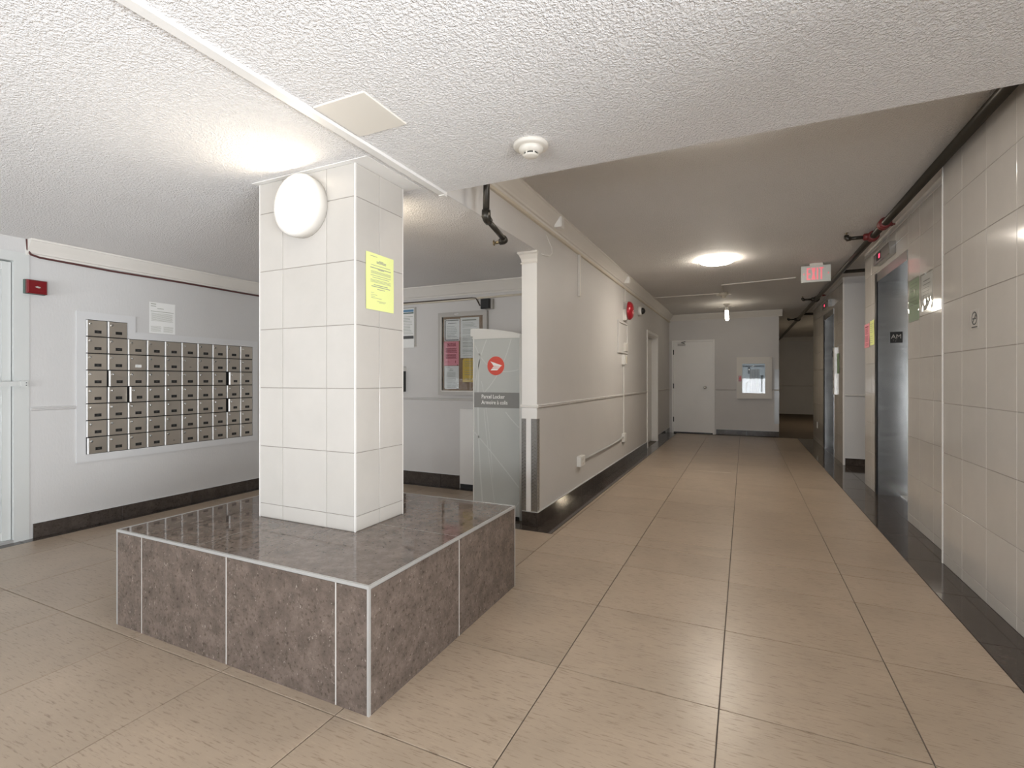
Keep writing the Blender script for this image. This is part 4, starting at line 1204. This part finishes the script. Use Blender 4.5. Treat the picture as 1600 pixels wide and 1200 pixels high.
# ------------------------------------------------------------------ sprinkler main under the corridor ceiling
mp_ = thing('sprinkler_main', (1.12, 9, 2.6), 'long dark iron sprinkler pipe hung under the corridor ceiling', 'pipe')
PX, PZ, PR = 1.128, 2.60, .031
pipe('main_pipe', [(PX, 2.4, PZ), (PX, 8, PZ), (PX - .02, 19.6, PZ)], PR, M['pipe'], mp_, 16)
def coupling(y, m, w=.05):
    turned('coupling', (PX, y - w, PZ), (0, 1, 0), [(PR + .004, 0), (PR + .018, .008), (PR + .018, w - .012), (PR + .010, w), (PR + .018, w + .012), (PR + .018, 2 * w - .008), (PR + .004, 2 * w)], m, mp_, 20)
def branch(y, length, m):
    b = turned('tee', (PX - PR + .01, y, PZ), (-1, 0, 0), [(.034, 0), (.034, .05), (.026, .055), (.026, .06)], m, mp_, 16)
    pipe('branch_pipe', [(PX - PR - .04, y, PZ), (PX - length, y, PZ)], .017, M['pipe'], b)
    pipe('elbow', [(PX - length + .02, y, PZ), (PX - length - .006, y, PZ - .002), (PX - length - .016, y, PZ + .012), (PX - length - .016, y, PZ + .035)], [.022, .024, .024, .021], M['pipe'], b)
    turned('sprinkler_head', (PX - length - .016, y, PZ + .03), (0, 0, 1), [(.012, 0), (.008, .012), (.006, .024), (.018, .026), (.018, .028), (0, .028)], M['brass'], b, 12)
coupling(5.40, M['red_paint']); branch(5.83, .20, M['red_paint']); coupling(5.83, M['red_paint'], .04)
branch(10.0, .19, M['pipe']); coupling(10.0, M['pipe'], .04)
branch(13.2, .19, M['pipe']); coupling(13.2, M['pipe'], .04)
for y in (5.45, 9.6):
    bm = bmesh.new(); tube(bm, [(PX, y, PZ + PR), (PX, y, ZK - .001)], .006, 8); obj('hanger_rod', bm, M['red_paint'], mp_)
    turned('bolt_ear', (PX + .04, y, PZ), (1, 0, 0), [(.014, 0), (.014, .03), (.007, .035), (.007, .05), (0, .05)], M['red_paint'], mp_, 10)
# cross pipes over the niche and beyond the farther elevator
p = pipe('cross_pipe', [(PX, 7.6, PZ - .0), (2.9, 7.6, PZ)], .022, M['pipe'], mp_)
p = pipe('cross_pipe', [(PX, 12.2, PZ), (2.9, 12.2, PZ)], .026, M['pipe'], mp_)

# exit sign and ceiling conduits
ex = thing('exit_sign', (.805, 7.2, 2.42), 'grey exit sign with red lettering hung from the corridor ceiling', 'exit sign')
T = faceY(7.18)
x0_, x1_, z0_, z1_ = .648, .964, 2.425, 2.630
box('housing', T, x0_, x1_, z0_, z1_, -.05, .002, M['exit_face'], ex, .004)
box('canopy', T, .74, .88, z1_, ZK, -.05, -.01, M['lamp_white'], ex)
EH_, lw, st = .150, .045, .0165
ez = z0_ + .028
def bars(a, kind):
    if kind == 'E': return [[(a, ez), (a + st, ez), (a + st, ez + EH_), (a, ez + EH_)]] + [[(a + st, ez + q), (a + lw * .9, ez + q), (a + lw * .9, ez + q + st), (a + st, ez + q + st)] for q in (0, (EH_ - st) / 2, EH_ - st)]
    if kind == 'X': return [[(a, ez), (a + st * 1.15, ez), (a + lw, ez + EH_), (a + lw - st * 1.15, ez + EH_)], [(a, ez + EH_), (a + lw - st * 1.15, ez), (a + lw, ez), (a + st * 1.15, ez + EH_)]]
    if kind == 'I': return [[(a, ez), (a + st, ez), (a + st, ez + EH_), (a, ez + EH_)]]
    return [[(a + (lw - st) / 2, ez), (a + (lw + st) / 2, ez), (a + (lw + st) / 2, ez + EH_ - st), (a + (lw - st) / 2, ez + EH_ - st)], [(a, ez + EH_ - st), (a + lw, ez + EH_ - st), (a + lw, ez + EH_), (a, ez + EH_)]]
for ch_, a in (('E', .706), ('X', .757), ('I', .813), ('T', .840)):
    bm = bmesh.new()
    for q_, pts in enumerate(bars(a, ch_)): plate(bm, T, pts, .002, .0035 + .0003 * q_)
    obj('letter', bm, M['exit_red'], ex)
for s in (-1, 1):
    poly('arrow', T, [(.806 + s * .122, z0_ + .085), (.806 + s * .140, z0_ + .103), (.806 + s * .122, z0_ + .121), (.806 + s * .128, z0_ + .103)], .002, .0035, M['exit_red'], ex)
cd = thing('ceiling_conduit', (-.3, 9.0, ZK), 'thin pale conduit crossing the corridor ceiling to a round junction box', 'conduit')
zc = ZK - .009
for pts in ([(XL + .02, 9.0, zc), (-.36, 9.0, zc)], [(-.31, 8.9, zc), (-.31, 8.2, zc)], [(-.31, 8.2, zc), (.66, 8.05, zc)], [(.80, 7.3, zc), (.72, 8.04, zc)]):
    bm = bmesh.new(); tube(bm, pts, .008, 8); obj('conduit_run', bm, M['trim'], cd)
turned('round_box', (-.31, 9.0, ZK), (0, 0, -1), [(.07, 0), (.07, .035), (.05, .05), (.03, .055), (.028, .085), (.02, .09), (0, .09)], M['cream_pipe'], cd, 20)
for s in (-1, 1):
    poly('cover_ear', Down((-.31, 9.0, ZK)), [(s * .06, -.02), (s * .115, -.008), (s * .115, .008), (s * .06, .02)], .03, .038, M['cream_pipe'], cd)
# unseen lamp added around the corner to brighten the rear passage
t = thing('passage_fill_lamp', (2.2, 15.0, ZK), 'assumed round ceiling lamp added to light the passage behind the elevators', 'lamp')
turned('lamp_base', (2.2, 15.0, ZK), (0, 0, -1), [(.12, 0), (.13, .01), (.12, .02)], M['lamp_white'], t, 24)
turned('diffuser', (2.2, 15.0, ZK), (0, 0, -1), [(.12, .02), (.12, .035), (.08, .05), (0, .055)], simple('passage_fill_glow', (.9, .9, .85), .5, 0, 90.0, (1, .83, .60)), t, 24)
